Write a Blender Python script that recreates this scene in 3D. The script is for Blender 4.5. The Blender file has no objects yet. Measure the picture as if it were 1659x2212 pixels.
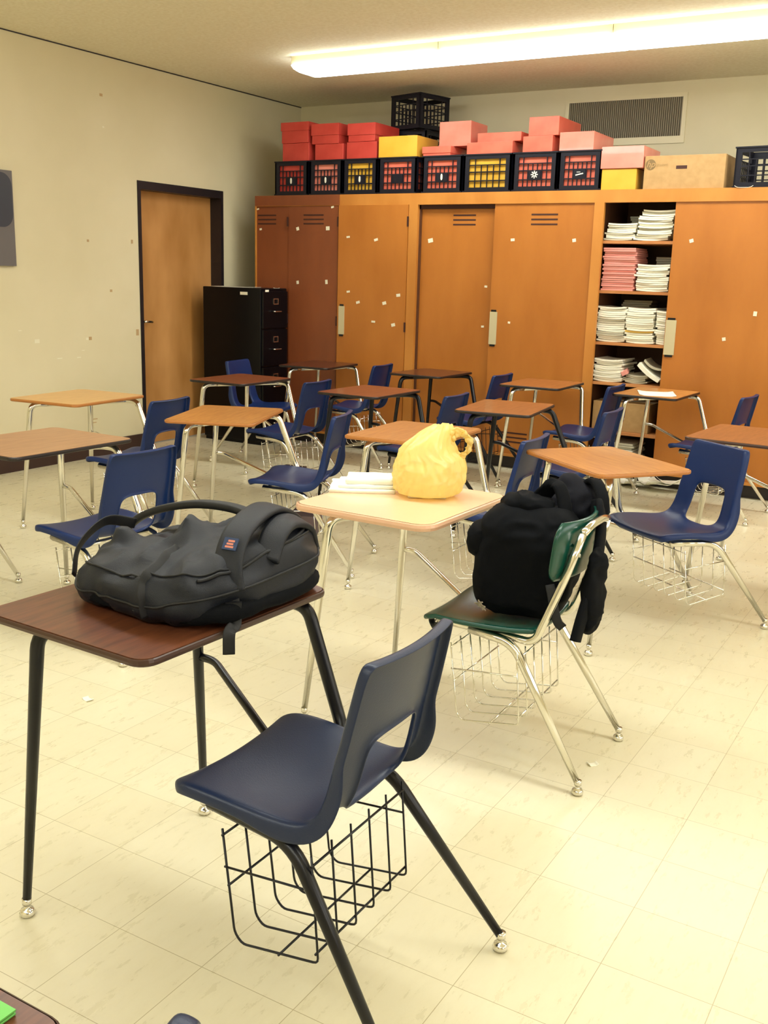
import bpy, bmesh, math, random
from mathutils import Vector, Matrix, noise
PI = math.pi
S = bpy.context.scene
COL = S.collection
random.seed(7)

# ------------------------------------------------------------------ camera, world, exposure
F_PX, PITCH, ROLL, YAW, EYE = 2190.375, 0.2295, 0.0285, 0.5312, 1.5
cy, sy = math.cos(YAW), math.sin(YAW)
fw = Vector((-sy*math.cos(PITCH), cy*math.cos(PITCH), -math.sin(PITCH)))
rt = Vector((cy, sy, 0)); up = rt.cross(fw)
r2 = rt*math.cos(ROLL) + up*math.sin(ROLL); u2 = -rt*math.sin(ROLL) + up*math.cos(ROLL)
cam = bpy.data.cameras.new('camera'); camo = bpy.data.objects.new('camera', cam); COL.objects.link(camo)
M3 = Matrix((r2, u2, -fw)).transposed()
camo.matrix_world = Matrix.Translation((0, 0, EYE)) @ M3.to_4x4()
cam.sensor_fit = 'VERTICAL'; cam.sensor_height = 36.0; cam.sensor_width = 27.0
cam.lens = F_PX/2212*36.0; cam.clip_start = 0.02; cam.clip_end = 60
S.camera = camo
S.view_settings.view_transform = 'Standard'; S.view_settings.look = 'None'
S.view_settings.gamma = 1.0; S.view_settings.use_curve_mapping = False
S.view_settings.exposure = 0.0
w = bpy.data.worlds.new('world'); S.world = w; w.use_nodes = True
w.node_tree.nodes['Background'].inputs[0].default_value = (0.9, 0.85, 0.7, 1)
w.node_tree.nodes['Background'].inputs[1].default_value = 0.4
LENS_STRENGTH = 14.0
WINDOW_WATTS = 36.0
LAMP_COL = (0.97, 1.0, 0.97)

def window_light(y, z):
    L = bpy.data.lights.new('daylight', 'AREA'); L.shape = 'RECTANGLE'; L.size = 1.5; L.size_y = 1.5
    L.energy = WINDOW_WATTS; L.color = (1.0, 0.98, 0.93)
    o = bpy.data.objects.new('daylight', L); COL.objects.link(o)
    o.location = (3.62, y, z); o.rotation_euler = (0, PI/2, 0)     # shines towards -X
for yy in (0.6, 3.2, 5.8): window_light(yy, 1.8)

# ------------------------------------------------------------------ helpers
def lin(r, g, b):
    f = lambda c: (c/255/12.92) if c/255 <= .04045 else ((c/255+.055)/1.055)**2.4
    return (f(r), f(g), f(b), 1)

def mat(name, col, rough=.5, metal=0., bump=0., bscale=200., spec=.5, coat=0., trans=0.):
    m = bpy.data.materials.new(name); m.use_nodes = True; nt = m.node_tree; b = nt.nodes['Principled BSDF']
    b.inputs['Base Color'].default_value = col; b.inputs['Roughness'].default_value = rough
    b.inputs['Metallic'].default_value = metal; b.inputs['Specular IOR Level'].default_value = spec
    b.inputs['Coat Weight'].default_value = coat; b.inputs['Transmission Weight'].default_value = trans
    tc = nt.nodes.new('ShaderNodeTexCoord'); n = nt.nodes.new('ShaderNodeTexNoise'); n.inputs['Scale'].default_value = bscale
    nt.links.new(tc.outputs['Object'], n.inputs['Vector'])
    if bump:
        bp = nt.nodes.new('ShaderNodeBump'); bp.inputs['Strength'].default_value = bump; bp.inputs['Distance'].default_value = .003
        nt.links.new(n.outputs['Fac'], bp.inputs['Height']); nt.links.new(bp.outputs['Normal'], b.inputs['Normal'])
    else:   # faint wear in the gloss
        mr = nt.nodes.new('ShaderNodeMapRange'); mr.inputs['To Min'].default_value = max(.02, rough-.05); mr.inputs['To Max'].default_value = rough+.05
        nt.links.new(n.outputs['Fac'], mr.inputs['Value']); nt.links.new(mr.outputs['Result'], b.inputs['Roughness'])
    return m

def mat_two(name, c1, c2, scale=(1, 1, 1), nscale=4., detail=6., rough=.4, lo=.35, hi=.65, bump=0., coat=0., spec=.5):
    m = bpy.data.materials.new(name); m.use_nodes = True; nt = m.node_tree; b = nt.nodes['Principled BSDF']
    tc = nt.nodes.new('ShaderNodeTexCoord'); mp = nt.nodes.new('ShaderNodeMapping'); mp.inputs['Scale'].default_value = scale
    n = nt.nodes.new('ShaderNodeTexNoise'); n.inputs['Scale'].default_value = nscale; n.inputs['Detail'].default_value = detail
    r = nt.nodes.new('ShaderNodeValToRGB'); r.color_ramp.elements[0].position = lo; r.color_ramp.elements[1].position = hi
    r.color_ramp.elements[0].color = c1; r.color_ramp.elements[1].color = c2
    L = nt.links.new
    L(tc.outputs['Object'], mp.inputs['Vector']); L(mp.outputs['Vector'], n.inputs['Vector']); L(n.outputs['Fac'], r.inputs['Fac'])
    L(r.outputs['Color'], b.inputs['Base Color']); b.inputs['Roughness'].default_value = rough
    b.inputs['Coat Weight'].default_value = coat; b.inputs['Specular IOR Level'].default_value = spec
    if bump:
        bp = nt.nodes.new('ShaderNodeBump'); bp.inputs['Strength'].default_value = bump; bp.inputs['Distance'].default_value = .004
        L(n.outputs['Fac'], bp.inputs['Height']); L(bp.outputs['Normal'], b.inputs['Normal'])
    return m

def mat_floor():
    m = bpy.data.materials.new('vinyl_tile'); m.use_nodes = True; nt = m.node_tree; b = nt.nodes['Principled BSDF']; L = nt.links.new
    N = nt.nodes.new
    tc = N('ShaderNodeTexCoord'); mp = N('ShaderNodeMapping'); mp.inputs['Location'].default_value = (1.063+.248*40, -2.237+.248*50, 0)
    br = N('ShaderNodeTexBrick'); br.offset = 0; br.squash = 1; br.inputs['Scale'].default_value = 1
    br.inputs['Brick Width'].default_value = .248; br.inputs['Row Height'].default_value = .248
    br.inputs['Mortar Size'].default_value = .0011; br.inputs['Mortar Smooth'].default_value = .35
    br.inputs['Color1'].default_value = lin(218, 210, 180); br.inputs['Color2'].default_value = lin(214, 205, 173)
    br.inputs['Mortar'].default_value = lin(170, 158, 122)
    L(tc.outputs['Object'], mp.inputs['Vector']); L(mp.outputs['Vector'], br.inputs['Vector'])
    # streaks running along Y, softened
    mp2 = N('ShaderNodeMapping'); mp2.inputs['Scale'].default_value = (1, .28, 1); L(tc.outputs['Object'], mp2.inputs['Vector'])
    n = N('ShaderNodeTexNoise'); n.inputs['Scale'].default_value = 30; n.inputs['Detail'].default_value = 10; n.inputs['Roughness'].default_value = .7; L(mp2.outputs['Vector'], n.inputs['Vector'])
    r = N('ShaderNodeValToRGB'); r.color_ramp.elements[0].position = .3; r.color_ramp.elements[0].color = (.90, .88, .82, 1)
    r.color_ramp.elements[1].position = .55; r.color_ramp.elements[1].color = (1, 1, 1, 1); L(n.outputs['Fac'], r.inputs['Fac'])
    mx = N('ShaderNodeMix'); mx.data_type = 'RGBA'; mx.blend_type = 'MULTIPLY'; mx.inputs[0].default_value = .40
    L(br.outputs['Color'], mx.inputs[6]); L(r.outputs['Color'], mx.inputs[7])
    # scuff marks
    n3 = N('ShaderNodeTexNoise'); n3.inputs['Scale'].default_value = 16; n3.inputs['Detail'].default_value = 2
    mp3 = N('ShaderNodeMapping'); mp3.inputs['Scale'].default_value = (1.6, .5, 1); mp3.inputs['Rotation'].default_value = (0, 0, .35)
    L(tc.outputs['Object'], mp3.inputs['Vector']); L(mp3.outputs['Vector'], n3.inputs['Vector'])
    r3 = N('ShaderNodeValToRGB'); r3.color_ramp.elements[0].position = .72; r3.color_ramp.elements[0].color = (1, 1, 1, 1)
    r3.color_ramp.elements[1].position = .80; r3.color_ramp.elements[1].color = (.55, .50, .40, 1); L(n3.outputs['Fac'], r3.inputs['Fac'])
    mx2 = N('ShaderNodeMix'); mx2.data_type = 'RGBA'; mx2.blend_type = 'MULTIPLY'; mx2.inputs[0].default_value = .45
    L(mx.outputs[2], mx2.inputs[6]); L(r3.outputs['Color'], mx2.inputs[7]); L(mx2.outputs[2], b.inputs['Base Color'])
    rr = N('ShaderNodeMapRange'); rr.inputs['To Min'].default_value = .20; rr.inputs['To Max'].default_value = .38
    L(n.outputs['Fac'], rr.inputs['Value']); L(rr.outputs['Result'], b.inputs['Roughness'])
    n4 = N('ShaderNodeTexNoise'); n4.inputs['Scale'].default_value = 2.2; L(tc.outputs['Object'], n4.inputs['Vector'])
    bp = N('ShaderNodeBump'); bp.inputs['Strength'].default_value = .12; bp.inputs['Distance'].default_value = .02
    L(n4.outputs['Fac'], bp.inputs['Height']); L(bp.outputs['Normal'], b.inputs['Normal'])
    return m

def obj(name, bm, m, parent=None, smooth=False, mods=None, recalc=True):
    if recalc: bmesh.ops.recalc_face_normals(bm, faces=bm.faces)
    me = bpy.data.meshes.new(name); bm.to_mesh(me); bm.free()
    for mm in (m if isinstance(m, (list, tuple)) else [m]): me.materials.append(mm)
    if smooth:
        for p in me.polygons: p.use_smooth = True
    o = bpy.data.objects.new(name, me); COL.objects.link(o)
    if parent is not None: o.parent = parent
    return o

def tag(o, label, cat=None, group=None):
    o['label'] = label
    if cat: o['category'] = cat
    if group: o['group'] = group
    return o
def thing(name, label, cat, loc=(0, 0, 0), rz=0, group=None):
    o = bpy.data.objects.new(name, None); COL.objects.link(o); o.location = loc; o.rotation_euler = (0, 0, rz)
    o.empty_display_size = .05
    return tag(o, label, cat, group)
def struct(name, bm, m, parent=None, **k):
    o = obj(name, bm, m, parent, **k)
    if parent is None: o['kind'] = 'structure'
    return o
def box(bm, x0, x1, y0, y1, z0, z1, mi=0, M=None):
    vs = [Vector((x, y, z)) for z in (z0, z1) for y in (y0, y1) for x in (x0, x1)]
    if M is not None: vs = [M @ v for v in vs]
    v = [bm.verts.new(p) for p in vs]
    for f in ((0, 2, 3, 1), (4, 5, 7, 6), (0, 1, 5, 4), (2, 6, 7, 3), (0, 4, 6, 2), (1, 3, 7, 5)):
        fc = bm.faces.new([v[i] for i in f]); fc.material_index = mi
    return v
def NB(*a, **k):
    bm = bmesh.new(); box(bm, *a, **k); return bm
def bevel(o, wd=.004, seg=2):
    md = o.modifiers.new('bevel', 'BEVEL'); md.width = wd; md.segments = seg; md.limit_method = 'ANGLE'; return o

def fillet(pts, rad, n=6):
    pts = [Vector(p) for p in pts]; out = [pts[0]]
    rads = rad if isinstance(rad, (list, tuple)) else [rad]*(len(pts)-2)
    for i in range(1, len(pts)-1):
        a, b, c = pts[i-1], pts[i], pts[i+1]
        r = min(rads[i-1], (a-b).length*.48, (c-b).length*.48)
        p0 = b+(a-b).normalized()*r; p1 = b+(c-b).normalized()*r
        for k in range(n+1):
            t = k/n; out.append(p0*(1-t)**2 + b*2*t*(1-t) + p1*t*t)
    out.append(pts[-1]); return out
def sweep(bm, pts, rads, seg=10, flat=None, caps=True, upv=None):
    """tube along pts. rads: number, or function of 0..1. flat=(a,b): elliptic section half sizes"""
    pts = [Vector(p) for p in pts]; n = len(pts)
    ln = [0]
    for i in range(1, n): ln.append(ln[-1]+(pts[i]-pts[i-1]).length)
    tot = ln[-1] or 1
    prev = None; rings = []
    for i, p in enumerate(pts):
        t = (pts[min(i+1, n-1)]-pts[max(i-1, 0)]).normalized()
        if upv is not None:
            nn = Vector(upv[i] if isinstance(upv, list) else upv); nn = (nn-t*nn.dot(t)).normalized()
        elif prev is None:
            nn = t.orthogonal().normalized()
        else:
            nn = (prev-t*prev.dot(t)).normalized()
        prev = nn; bb = t.cross(nn)
        s = ln[i]/tot; r = rads(s) if callable(rads) else rads
        ring = []
        for k in range(seg):
            a = 2*PI*k/seg; ca, sa = math.cos(a), math.sin(a)
            if flat:
                e = .55
                ca = math.copysign(abs(ca)**e, ca); sa = math.copysign(abs(sa)**e, sa)
                ring.append(bm.verts.new(p+nn*ca*flat[1]*r+bb*sa*flat[0]*r))
            else: ring.append(bm.verts.new(p+nn*ca*r+bb*sa*r))
        rings.append(ring)
    for a, b in zip(rings, rings[1:]):
        for k in range(seg): bm.faces.new((a[k], a[(k+1) % seg], b[(k+1) % seg], b[k]))
    if caps: bm.faces.new(rings[0][::-1]); bm.faces.new(rings[-1])
def lathe(bm, prof, seg=16, c=(0, 0, 0)):
    c = Vector(c); rings = []
    for r, z in prof: rings.append([bm.verts.new(c+Vector((r*math.cos(2*PI*k/seg), r*math.sin(2*PI*k/seg), z))) for k in range(seg)])
    for a, b in zip(rings, rings[1:]):
        for k in range(seg): bm.faces.new((a[k], a[(k+1) % seg], b[(k+1) % seg], b[k]))
    bm.faces.new(rings[0][::-1]); bm.faces.new(rings[-1])
def poly_prism(bm, pts, z0, z1):
    a = [bm.verts.new((x, y, z0)) for x, y in pts]; b = [bm.verts.new((x, y, z1)) for x, y in pts]
    bm.faces.new(a[::-1]); bm.faces.new(b); n = len(pts)
    for i in range(n): bm.faces.new((a[i], a[(i+1) % n], b[(i+1) % n], b[i]))
def round_rect(u0, u1, v0, v1, r, n=6):
    out = []
    for cx, cy_, a0 in ((u1-r, v1-r, 0), (u0+r, v1-r, PI/2), (u0+r, v0+r, PI), (u1-r, v0+r, 3*PI/2)):
        for k in range(n+1):
            a = a0+PI/2*k/n; out.append((cx+r*math.cos(a), cy_+r*math.sin(a)))
    return out

# ------------------------------------------------------------------ materials
M = {}
M['wall'] = mat_two('cream_wall_paint', lin(214, 204, 168), lin(222, 212, 178), (1, 1, 1), 1.2, 4, .55, bump=.05)
M['ceil'] = mat_two('ceiling_texture', lin(236, 228, 200), lin(244, 238, 214), (1, 1, 1), 40, 6, .9, bump=.5)
M['floor'] = mat_floor()
M['base'] = mat('dark_baseboard', lin(58, 38, 34), .4)
M['blackframe'] = mat('dark_door_frame', lin(30, 22, 26), .45)
M['doorwood'] = mat_two('birch_door', lin(170, 118, 60), lin(206, 152, 92), (1, 1, .45), 3.2, 3, .38, .3, .7)
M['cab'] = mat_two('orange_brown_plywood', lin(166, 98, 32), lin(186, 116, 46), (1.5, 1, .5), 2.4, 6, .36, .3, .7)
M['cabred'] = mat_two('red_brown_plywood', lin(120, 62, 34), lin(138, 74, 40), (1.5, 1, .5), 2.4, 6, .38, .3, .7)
M['cabframe'] = mat_two('cabinet_face_frame', lin(182, 116, 46), lin(200, 134, 60), (1, 1, .4), 4, 5, .36)
M['cabdark'] = mat('cabinet_interior', lin(84, 48, 24), .6)
M['shelf'] = mat_two('shelf_board', lin(176, 112, 60), lin(196, 134, 80), (.5, 1, 1), 5, 4, .45)
M['slot'] = mat('slot_dark', lin(60, 26, 14), .7)
M['handle_pale'] = mat('pale_metal_pull', lin(206, 196, 160), .35, .3)
M['black'] = mat('black_enamel', lin(4, 5, 10), .3, spec=.25)
M['blackmetal'] = mat('black_powder_coat', lin(9, 10, 18), .32, spec=.4)
M['chrome'] = mat('chrome', (.78, .76, .70, 1), .14, 1.)
M['bluep'] = mat('blue_plastic', lin(12, 38, 88), .38, bump=.10, bscale=350, spec=.35)
M['navyp'] = mat('slate_navy_plastic', lin(22, 36, 66), .36, bump=.12, bscale=350, spec=.42)
M['greenp'] = mat('dark_green_plastic', lin(8, 66, 54), .24, bump=.05, bscale=300)
M['crate'] = mat('black_crate_plastic', lin(16, 16, 28), .45, spec=.3)
M['white'] = mat('white_paper', lin(238, 234, 214), .6)
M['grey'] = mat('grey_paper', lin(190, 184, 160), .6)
M['yellowpaper'] = mat('yellow_paper', lin(230, 190, 90), .6)
M['pink'] = mat('pink_cover', lin(226, 150, 138), .45)
M['red'] = mat_two('red_paper_box', lin(178, 52, 44), lin(194, 66, 56), (1, 1, 1), 6, 3, .38)
M['coral'] = mat_two('coral_paper_box', lin(206, 94, 74), lin(218, 110, 88), (1, 1, 1), 6, 3, .3)
M['pinkbox'] = mat_two('salmon_glossy_box', lin(214, 118, 100), lin(224, 134, 116), (1, 1, 1), 5, 3, .2, coat=.4)
M['yellowbox'] = mat_two('yellow_paper_box', lin(206, 156, 42), lin(216, 168, 58), (1, 1, 1), 5, 3, .35)
M['card'] = mat_two('brown_cardboard', lin(168, 132, 82), lin(178, 142, 92), (1, 1, 1), 20, 3, .7)
M['cardink'] = mat('cardboard_ink', lin(120, 96, 58), .7)
M['ventg'] = mat('vent_grey', lin(132, 122, 98), .5)
M['ventd'] = mat('vent_dark', lin(80, 72, 56), .8)
M['creammetal'] = mat('cream_enamel', lin(222, 212, 176), .4)
M['poster'] = mat('poster_grey', lin(104, 100, 100), .5)
M['posterd'] = mat('poster_dark', lin(52, 56, 68), .5)
M['bag'] = mat('charcoal_nylon', lin(12, 17, 28), .5, bump=.35, bscale=700, spec=.35)
M['bagdark'] = mat('black_webbing', lin(6, 8, 14), .6, bump=.3, bscale=900)
M['blackcloth'] = mat('black_cloth', lin(3, 5, 10), .85, bump=.3, bscale=600, spec=.15)
M['greycloth'] = mat('dark_grey_cloth', lin(14, 15, 24), .8, bump=.3, bscale=500, spec=.2)
M['patchblue'] = mat('patch_blue', lin(40, 60, 100), .6)
M['patchpink'] = mat('patch_orange', lin(214, 132, 110), .6)
M['logo'] = mat('logo_print', lin(196, 180, 158), .6)
M['logow'] = mat('crate_emblem_white', lin(225, 222, 205), .5)
M['cloth'] = mat('white_folded_cloth', lin(244, 242, 230), .8, bump=.2, bscale=120)
M['green'] = mat('green_folder', lin(110, 190, 90), .5)
M['rust'] = mat('rusty_edge', lin(110, 70, 40), .6)

# yellow thin plastic
def mat_plastic_bag():
    m = bpy.data.materials.new('yellow_plastic_film'); m.use_nodes = True; nt = m.node_tree; L = nt.links.new
    b = nt.nodes['Principled BSDF']; b.inputs['Base Color'].default_value = lin(255, 236, 164); b.inputs['Roughness'].default_value = .24
    b.inputs['Specular IOR Level'].default_value = .7
    tr = nt.nodes.new('ShaderNodeBsdfTranslucent'); tr.inputs['Color'].default_value = lin(255, 240, 176)
    tp = nt.nodes.new('ShaderNodeBsdfTransparent'); tp.inputs['Color'].default_value = lin(255, 244, 205)
    m1 = nt.nodes.new('ShaderNodeMixShader'); m1.inputs[0].default_value = .5
    m2 = nt.nodes.new('ShaderNodeMixShader'); m2.inputs[0].default_value = .26
    L(b.outputs[0], m1.inputs[1]); L(tr.outputs[0], m1.inputs[2]); L(m1.outputs[0], m2.inputs[1]); L(tp.outputs[0], m2.inputs[2])
    L(m2.outputs[0], nt.nodes['Material Output'].inputs['Surface'])
    return m
M['ybag'] = mat_plastic_bag()
def mat_emit(name, col, s):
    m = bpy.data.materials.new(name); m.use_nodes = True; nt = m.node_tree; b = nt.nodes['Principled BSDF']
    b.inputs['Base Color'].default_value = (.8, .8, .75, 1); b.inputs['Emission Color'].default_value = (*col, 1); b.inputs['Emission Strength'].default_value = s
    return m
M['lens'] = mat_emit('lit_diffuser', LAMP_COL, LENS_STRENGTH)

def wood(name, a, b, rough=.33):
    return mat_two(name, a, b, (9, .9, 9), 9, 8, rough, .3, .7, coat=.15)
W = {
 'walnut': wood('walnut_laminate', lin(78, 42, 26), lin(112, 66, 42), .30),
 'greywalnut': wood('faded_walnut_laminate', lin(140, 98, 66), lin(166, 122, 84), .34),
 'lightoak': wood('light_oak_laminate', lin(196, 148, 84), lin(214, 168, 102), .36),
 'oak': wood('honey_oak_laminate', lin(170, 110, 50), lin(194, 134, 66), .36),
 'redwalnut': wood('reddish_walnut_laminate', lin(110, 54, 28), lin(146, 80, 44), .34),
 'darkwalnut': wood('dark_walnut_laminate', lin(70, 36, 24), lin(96, 52, 34), .30),
 'midoak': wood('mid_oak_laminate', lin(140, 84, 38), lin(166, 104, 52), .36),
 'beige': mat_two('beige_laminate', lin(226, 186, 148), lin(232, 194, 156), (1, 1, 1), 3, 3, .3, coat=.2),
}
EDGE = {'dark': mat('dark_edge_band', lin(30, 20, 20), .4), 'oak': mat('oak_edge_band', lin(172, 110, 52), .4),
        'brown': mat('brown_edge_band', lin(66, 42, 32), .35), 'beige': mat('beige_bullnose_edge', lin(216, 172, 140), .25, coat=.5)}

# ------------------------------------------------------------------ room shell
XL, XR, YB, YF, HC = -6.126, 3.5, 8.605, -2.6, 3.07
o = struct('floor', NB(XL-.4, XR+.2, YF-.2, YB+.2, -.12, 0), M['floor'])
o = struct('ceiling', NB(XL-.4, XR+.2, YF-.2, YB+.2, HC, HC+.12), M['ceil'])
struct('wall_back', NB(XL-.2, XR+.2, YB, YB+.2, 0, HC), M['wall'])
DY0, DY1, DZ = 6.372, 7.375, 2.125     # door clear opening
bm = bmesh.new()
box(bm, XL-.2, XL, YF-.2, DY0-.035, 0, HC); box(bm, XL-.2, XL, DY1+.035, YB, 0, HC); box(bm, XL-.2, XL, DY0-.035, DY1+.035, DZ+.065, HC)
wl = struct('wall_left', bm, M['wall'])
struct('wall_front', NB(XL-.2, XR+.2, YF-.2, YF, 0, HC), M['wall'])
bm = bmesh.new()
wz0, wz1 = 1.0, 2.6; wy = [(-.2, 1.4), (2.4, 4.0), (5.0, 6.6)]
box(bm, XR, XR+.2, YF, YB, 0, wz0); box(bm, XR, XR+.2, YF, YB, wz1, HC)
ys = [YF]+[v for p in wy for v in p]+[YB]
for i in range(0, len(ys), 2): box(bm, XR, XR+.2, ys[i], ys[i+1], wz0, wz1)
struct('wall_right', bm, M['wall'])
for i, (a, b) in enumerate(wy):
    bm = bmesh.new()
    for (p, q_) in ((a, a+.05), (b-.05, b), ((a+b)/2-.02, (a+b)/2+.02)): box(bm, XR-.01, XR+.05, p, q_, wz0, wz1)
    for (p, q_) in ((wz0, wz0+.05), (wz1-.05, wz1)): box(bm, XR-.01, XR+.05, a, b, p, q_)
    struct('window_%d' % (i+1), bm, M['creammetal'])
bm = bmesh.new(); box(bm, XL, XL+.012, YF, DY0-.04, 0, .128); box(bm, XL, XL+.012, DY1+.04, YB, 0, .128)
struct('baseboard_left', bm, M['base'])
struct('trim_1', NB(XL, XL+.006, YF, YB, HC-.008, HC-.001), M['blackframe'])
# door with recessed leaf
bm = bmesh.new(); RX = XL-.155
box(bm, RX, XL+.008, DY0-.035, DY0, 0, DZ+.065); box(bm, RX, XL+.008, DY1, DY1+.035, 0, DZ+.065); box(bm, RX, XL+.008, DY0, DY1, DZ, DZ+.065)
d1 = struct('door_1', bm, M['blackframe'])
leaf = obj('door_leaf', NB(RX-.005, RX+.04, DY0, DY1, .01, DZ), M['doorwood'], d1)
bm = bmesh.new(); hx = RX+.04
sweep(bm, [(hx, DY0+.075, 1.06), (hx+.055, DY0+.075, 1.06)], .012, 10)
sweep(bm, fillet([(hx+.055, DY0+.07, 1.06), (hx+.06, DY0+.12, 1.06), (hx+.055, DY0+.17, 1.055)], .02), .011, 10)
lathe_bm = bm
obj('lever_handle', bm, M['chrome'], leaf, smooth=True)
bm = bmesh.new(); sweep(bm, [(hx, DY0+.075, 1.06), (hx+.01, DY0+.075, 1.06)], .032, 20); obj('escutcheon', bm, M['blackmetal'], leaf, smooth=True)
# marks of old tape and plugs on the left wall
tanp = mat('tan_stain', lin(186, 156, 112), .7); palep = mat('pale_tape', lin(232, 226, 200), .5)
for (y, z, sy_, sz, mm) in ((5.252, .948, .045, .028, palep), (5.792, 1.695, .02, .018, tanp), (6.017, 1.317, .024, .02, tanp), (5.778, .949, .03, .026, tanp),
        (5.745, .947, .03, .018, palep), (5.8, .308, .045, .008, tanp), (5.79, .28, .04, .007, tanp), (5.978, 2.78, .03, .02, tanp), (6.264, 1.707, .02, .03, tanp),
        (6.299, .979, .03, .05, tanp), (5.651, .807, .045, .008, palep), (5.46, .81, .05, .008, palep), (5.70, .86, .03, .006, palep), (5.99, 2.55, .02, .012, palep), (5.10, 1.03, .03, .006, palep)):
    obj('tape_mark', NB(XL, XL+.0015, y-sy_/2, y+sy_/2, z-sz/2, z+sz/2), mm, wl)

# notice board at the far left
t = thing('poster', 'dark grey poster with a rounded darker shape on the left wall', 'poster', (XL, 4.84, 1.815))
obj('board', NB(.012, .024, -.24, .243, -.326, .326), M['poster'], t)
bm = bmesh.new(); pts = round_rect(-.30, .224, -.40, .24, .10, 8)
a = [bm.verts.new((.0255, y, z+.09-.02)) for z, y in [(p[1]*.0+p[0], p[1]) for p in round_rect(-.13, .24, -.22, .235, .09, 8)]]
b_ = [bm.verts.new((.0245, v.co.y, v.co.z)) for v in a]
bm.faces.new(a); bm.faces.new(b_[::-1])
for i in range(len(a)): bm.faces.new((a[i], b_[i], b_[(i+1) % len(a)], a[(i+1) % len(a)]))
obj('dark_print', bm, M['posterd'], t)
obj('batten', NB(0, .012, -.2, .2, .1, .2), M['poster'], t)

# ------------------------------------------------------------------ ceiling lights
def fixture(x0, y, L=1.235, first=False):
    t = thing('ceiling_light', '', 'ceiling light', (x0, y, HC))
    t['label'] = ''
    bm = bmesh.new()      # housing: shallow tray
    prof = [(-.185, 0), (-.185, -.055), (.185, -.055), (.185, 0)]
    a = [bm.verts.new((0, p[0], p[1])) for p in prof]; b = [bm.verts.new((L, p[0], p[1])) for p in prof]
    bm.faces.new(a); bm.faces.new(b[::-1])
    for i in range(4): bm.faces.new((a[i], b[i], b[(i+1) % 4], a[(i+1) % 4]))
    obj('housing', bm, M['creammetal'], t)
    bm = bmesh.new()
    prof = [(-.186, -.0552), (-.205, -.068), (-.175, -.088), (-.10, -.10), (.10, -.10), (.175, -.088), (.205, -.068), (.186, -.0552)]  # lens edges flared out, an added shape to throw light onto the ceiling
    a = [bm.verts.new((.012, p[0], p[1])) for p in prof]; b = [bm.verts.new((L-.012, p[0], p[1])) for p in prof]
    bm.faces.new(a); bm.faces.new(b[::-1]); n = len(prof)
    for i in range(n): bm.faces.new((a[i], b[i], b[(i+1) % n], a[(i+1) % n]))
    obj('diffuser', bm, M['lens'], t)
    return t
row = [fixture(-4.80+i*1.24, 6.80) for i in range(5)]
row[0]['label'] = 'lit fluorescent ceiling light at the left end of the row'
row[1]['label'] = 'lit fluorescent ceiling light second from the left end of the row'
row[2]['label'] = 'lit fluorescent ceiling light third from the left end, above the cardboard box'
for k in (3, 4): row[k]['label'] = 'lit fluorescent ceiling light of the same row continuing right of the picture'
for r_ in row: r_['group'] = 'fluorescent lights in the far row'
for yy in (2.9, -1.0):
    for i in range(5):
        f = fixture(-4.80+i*1.24, yy); f['label'] = 'lit fluorescent ceiling light in a row above the camera, out of view'; f['group'] = 'fluorescent lights in the near rows'

# ------------------------------------------------------------------ vent grille on the back wall
t = thing('vent_grille', 'grey rectangular vent grille in a cream frame high on the back wall', 'vent', (-2.873, YB, 2.80))
bm = bmesh.new()
for a in ((-.51, .51, .15, .18), (-.51, .51, -.20, -.145), (-.51, -.478, -.145, .15), (.478, .51, -.145, .15)): box(bm, a[0], a[1], -.012, 0, a[2], a[3])
obj('frame', bm, M['creammetal'], t)
bm = bmesh.new(); box(bm, -.478, .478, -.003, -.001, -.145, .15); obj('backing', bm, M['ventd'], t)
bm = bmesh.new()
for i in range(56): x = -.472+i*.0171; box(bm, x, x+.010, -.011, -.004, -.145, .15)
obj('slats', bm, M['ventg'], t)

# ------------------------------------------------------------------ built-in cabinets
YC, HT, CB = 7.48, 2.151, 8.10
TAPES = [(-5.036, 1.876, .045, .04), (-5.351, 1.872, .035, .035), (-5.042, 1.428, .03, .045), (-5.347, 1.416, .03, .035), (-4.818, 1.805, .04, .018), (-4.542, 1.784, .045, .025),
 (-4.807, 1.353, .04, .02), (-4.707, 1.267, .045, .026), (-4.445, 1.27, .045, .032), (-4.312, 1.339, .045, .03), (-4.549, 1.112, .045, .02), (-4.353, 1.094, .045, .032),
 (-4.06, 1.784, .055, .04), (-3.315, 1.793, .04, .025), (-2.814, 1.793, .035, .03), (-3.556, 1.118, .03, .02), (-1.941, 1.796, .035, .03), (-1.455, 1.309, .03, .04), (-1.649, 1.124, .03, .03),
 (-5.76, 1.867, .03, .02), (-3.544, 1.433, .03, .02), (-3.308, 1.162, .025, .02), (-5.79, 2.04, .03, .015), (-5.45, 2.065, .035, .012), (-4.99, 2.05, .035, .02)]
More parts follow.
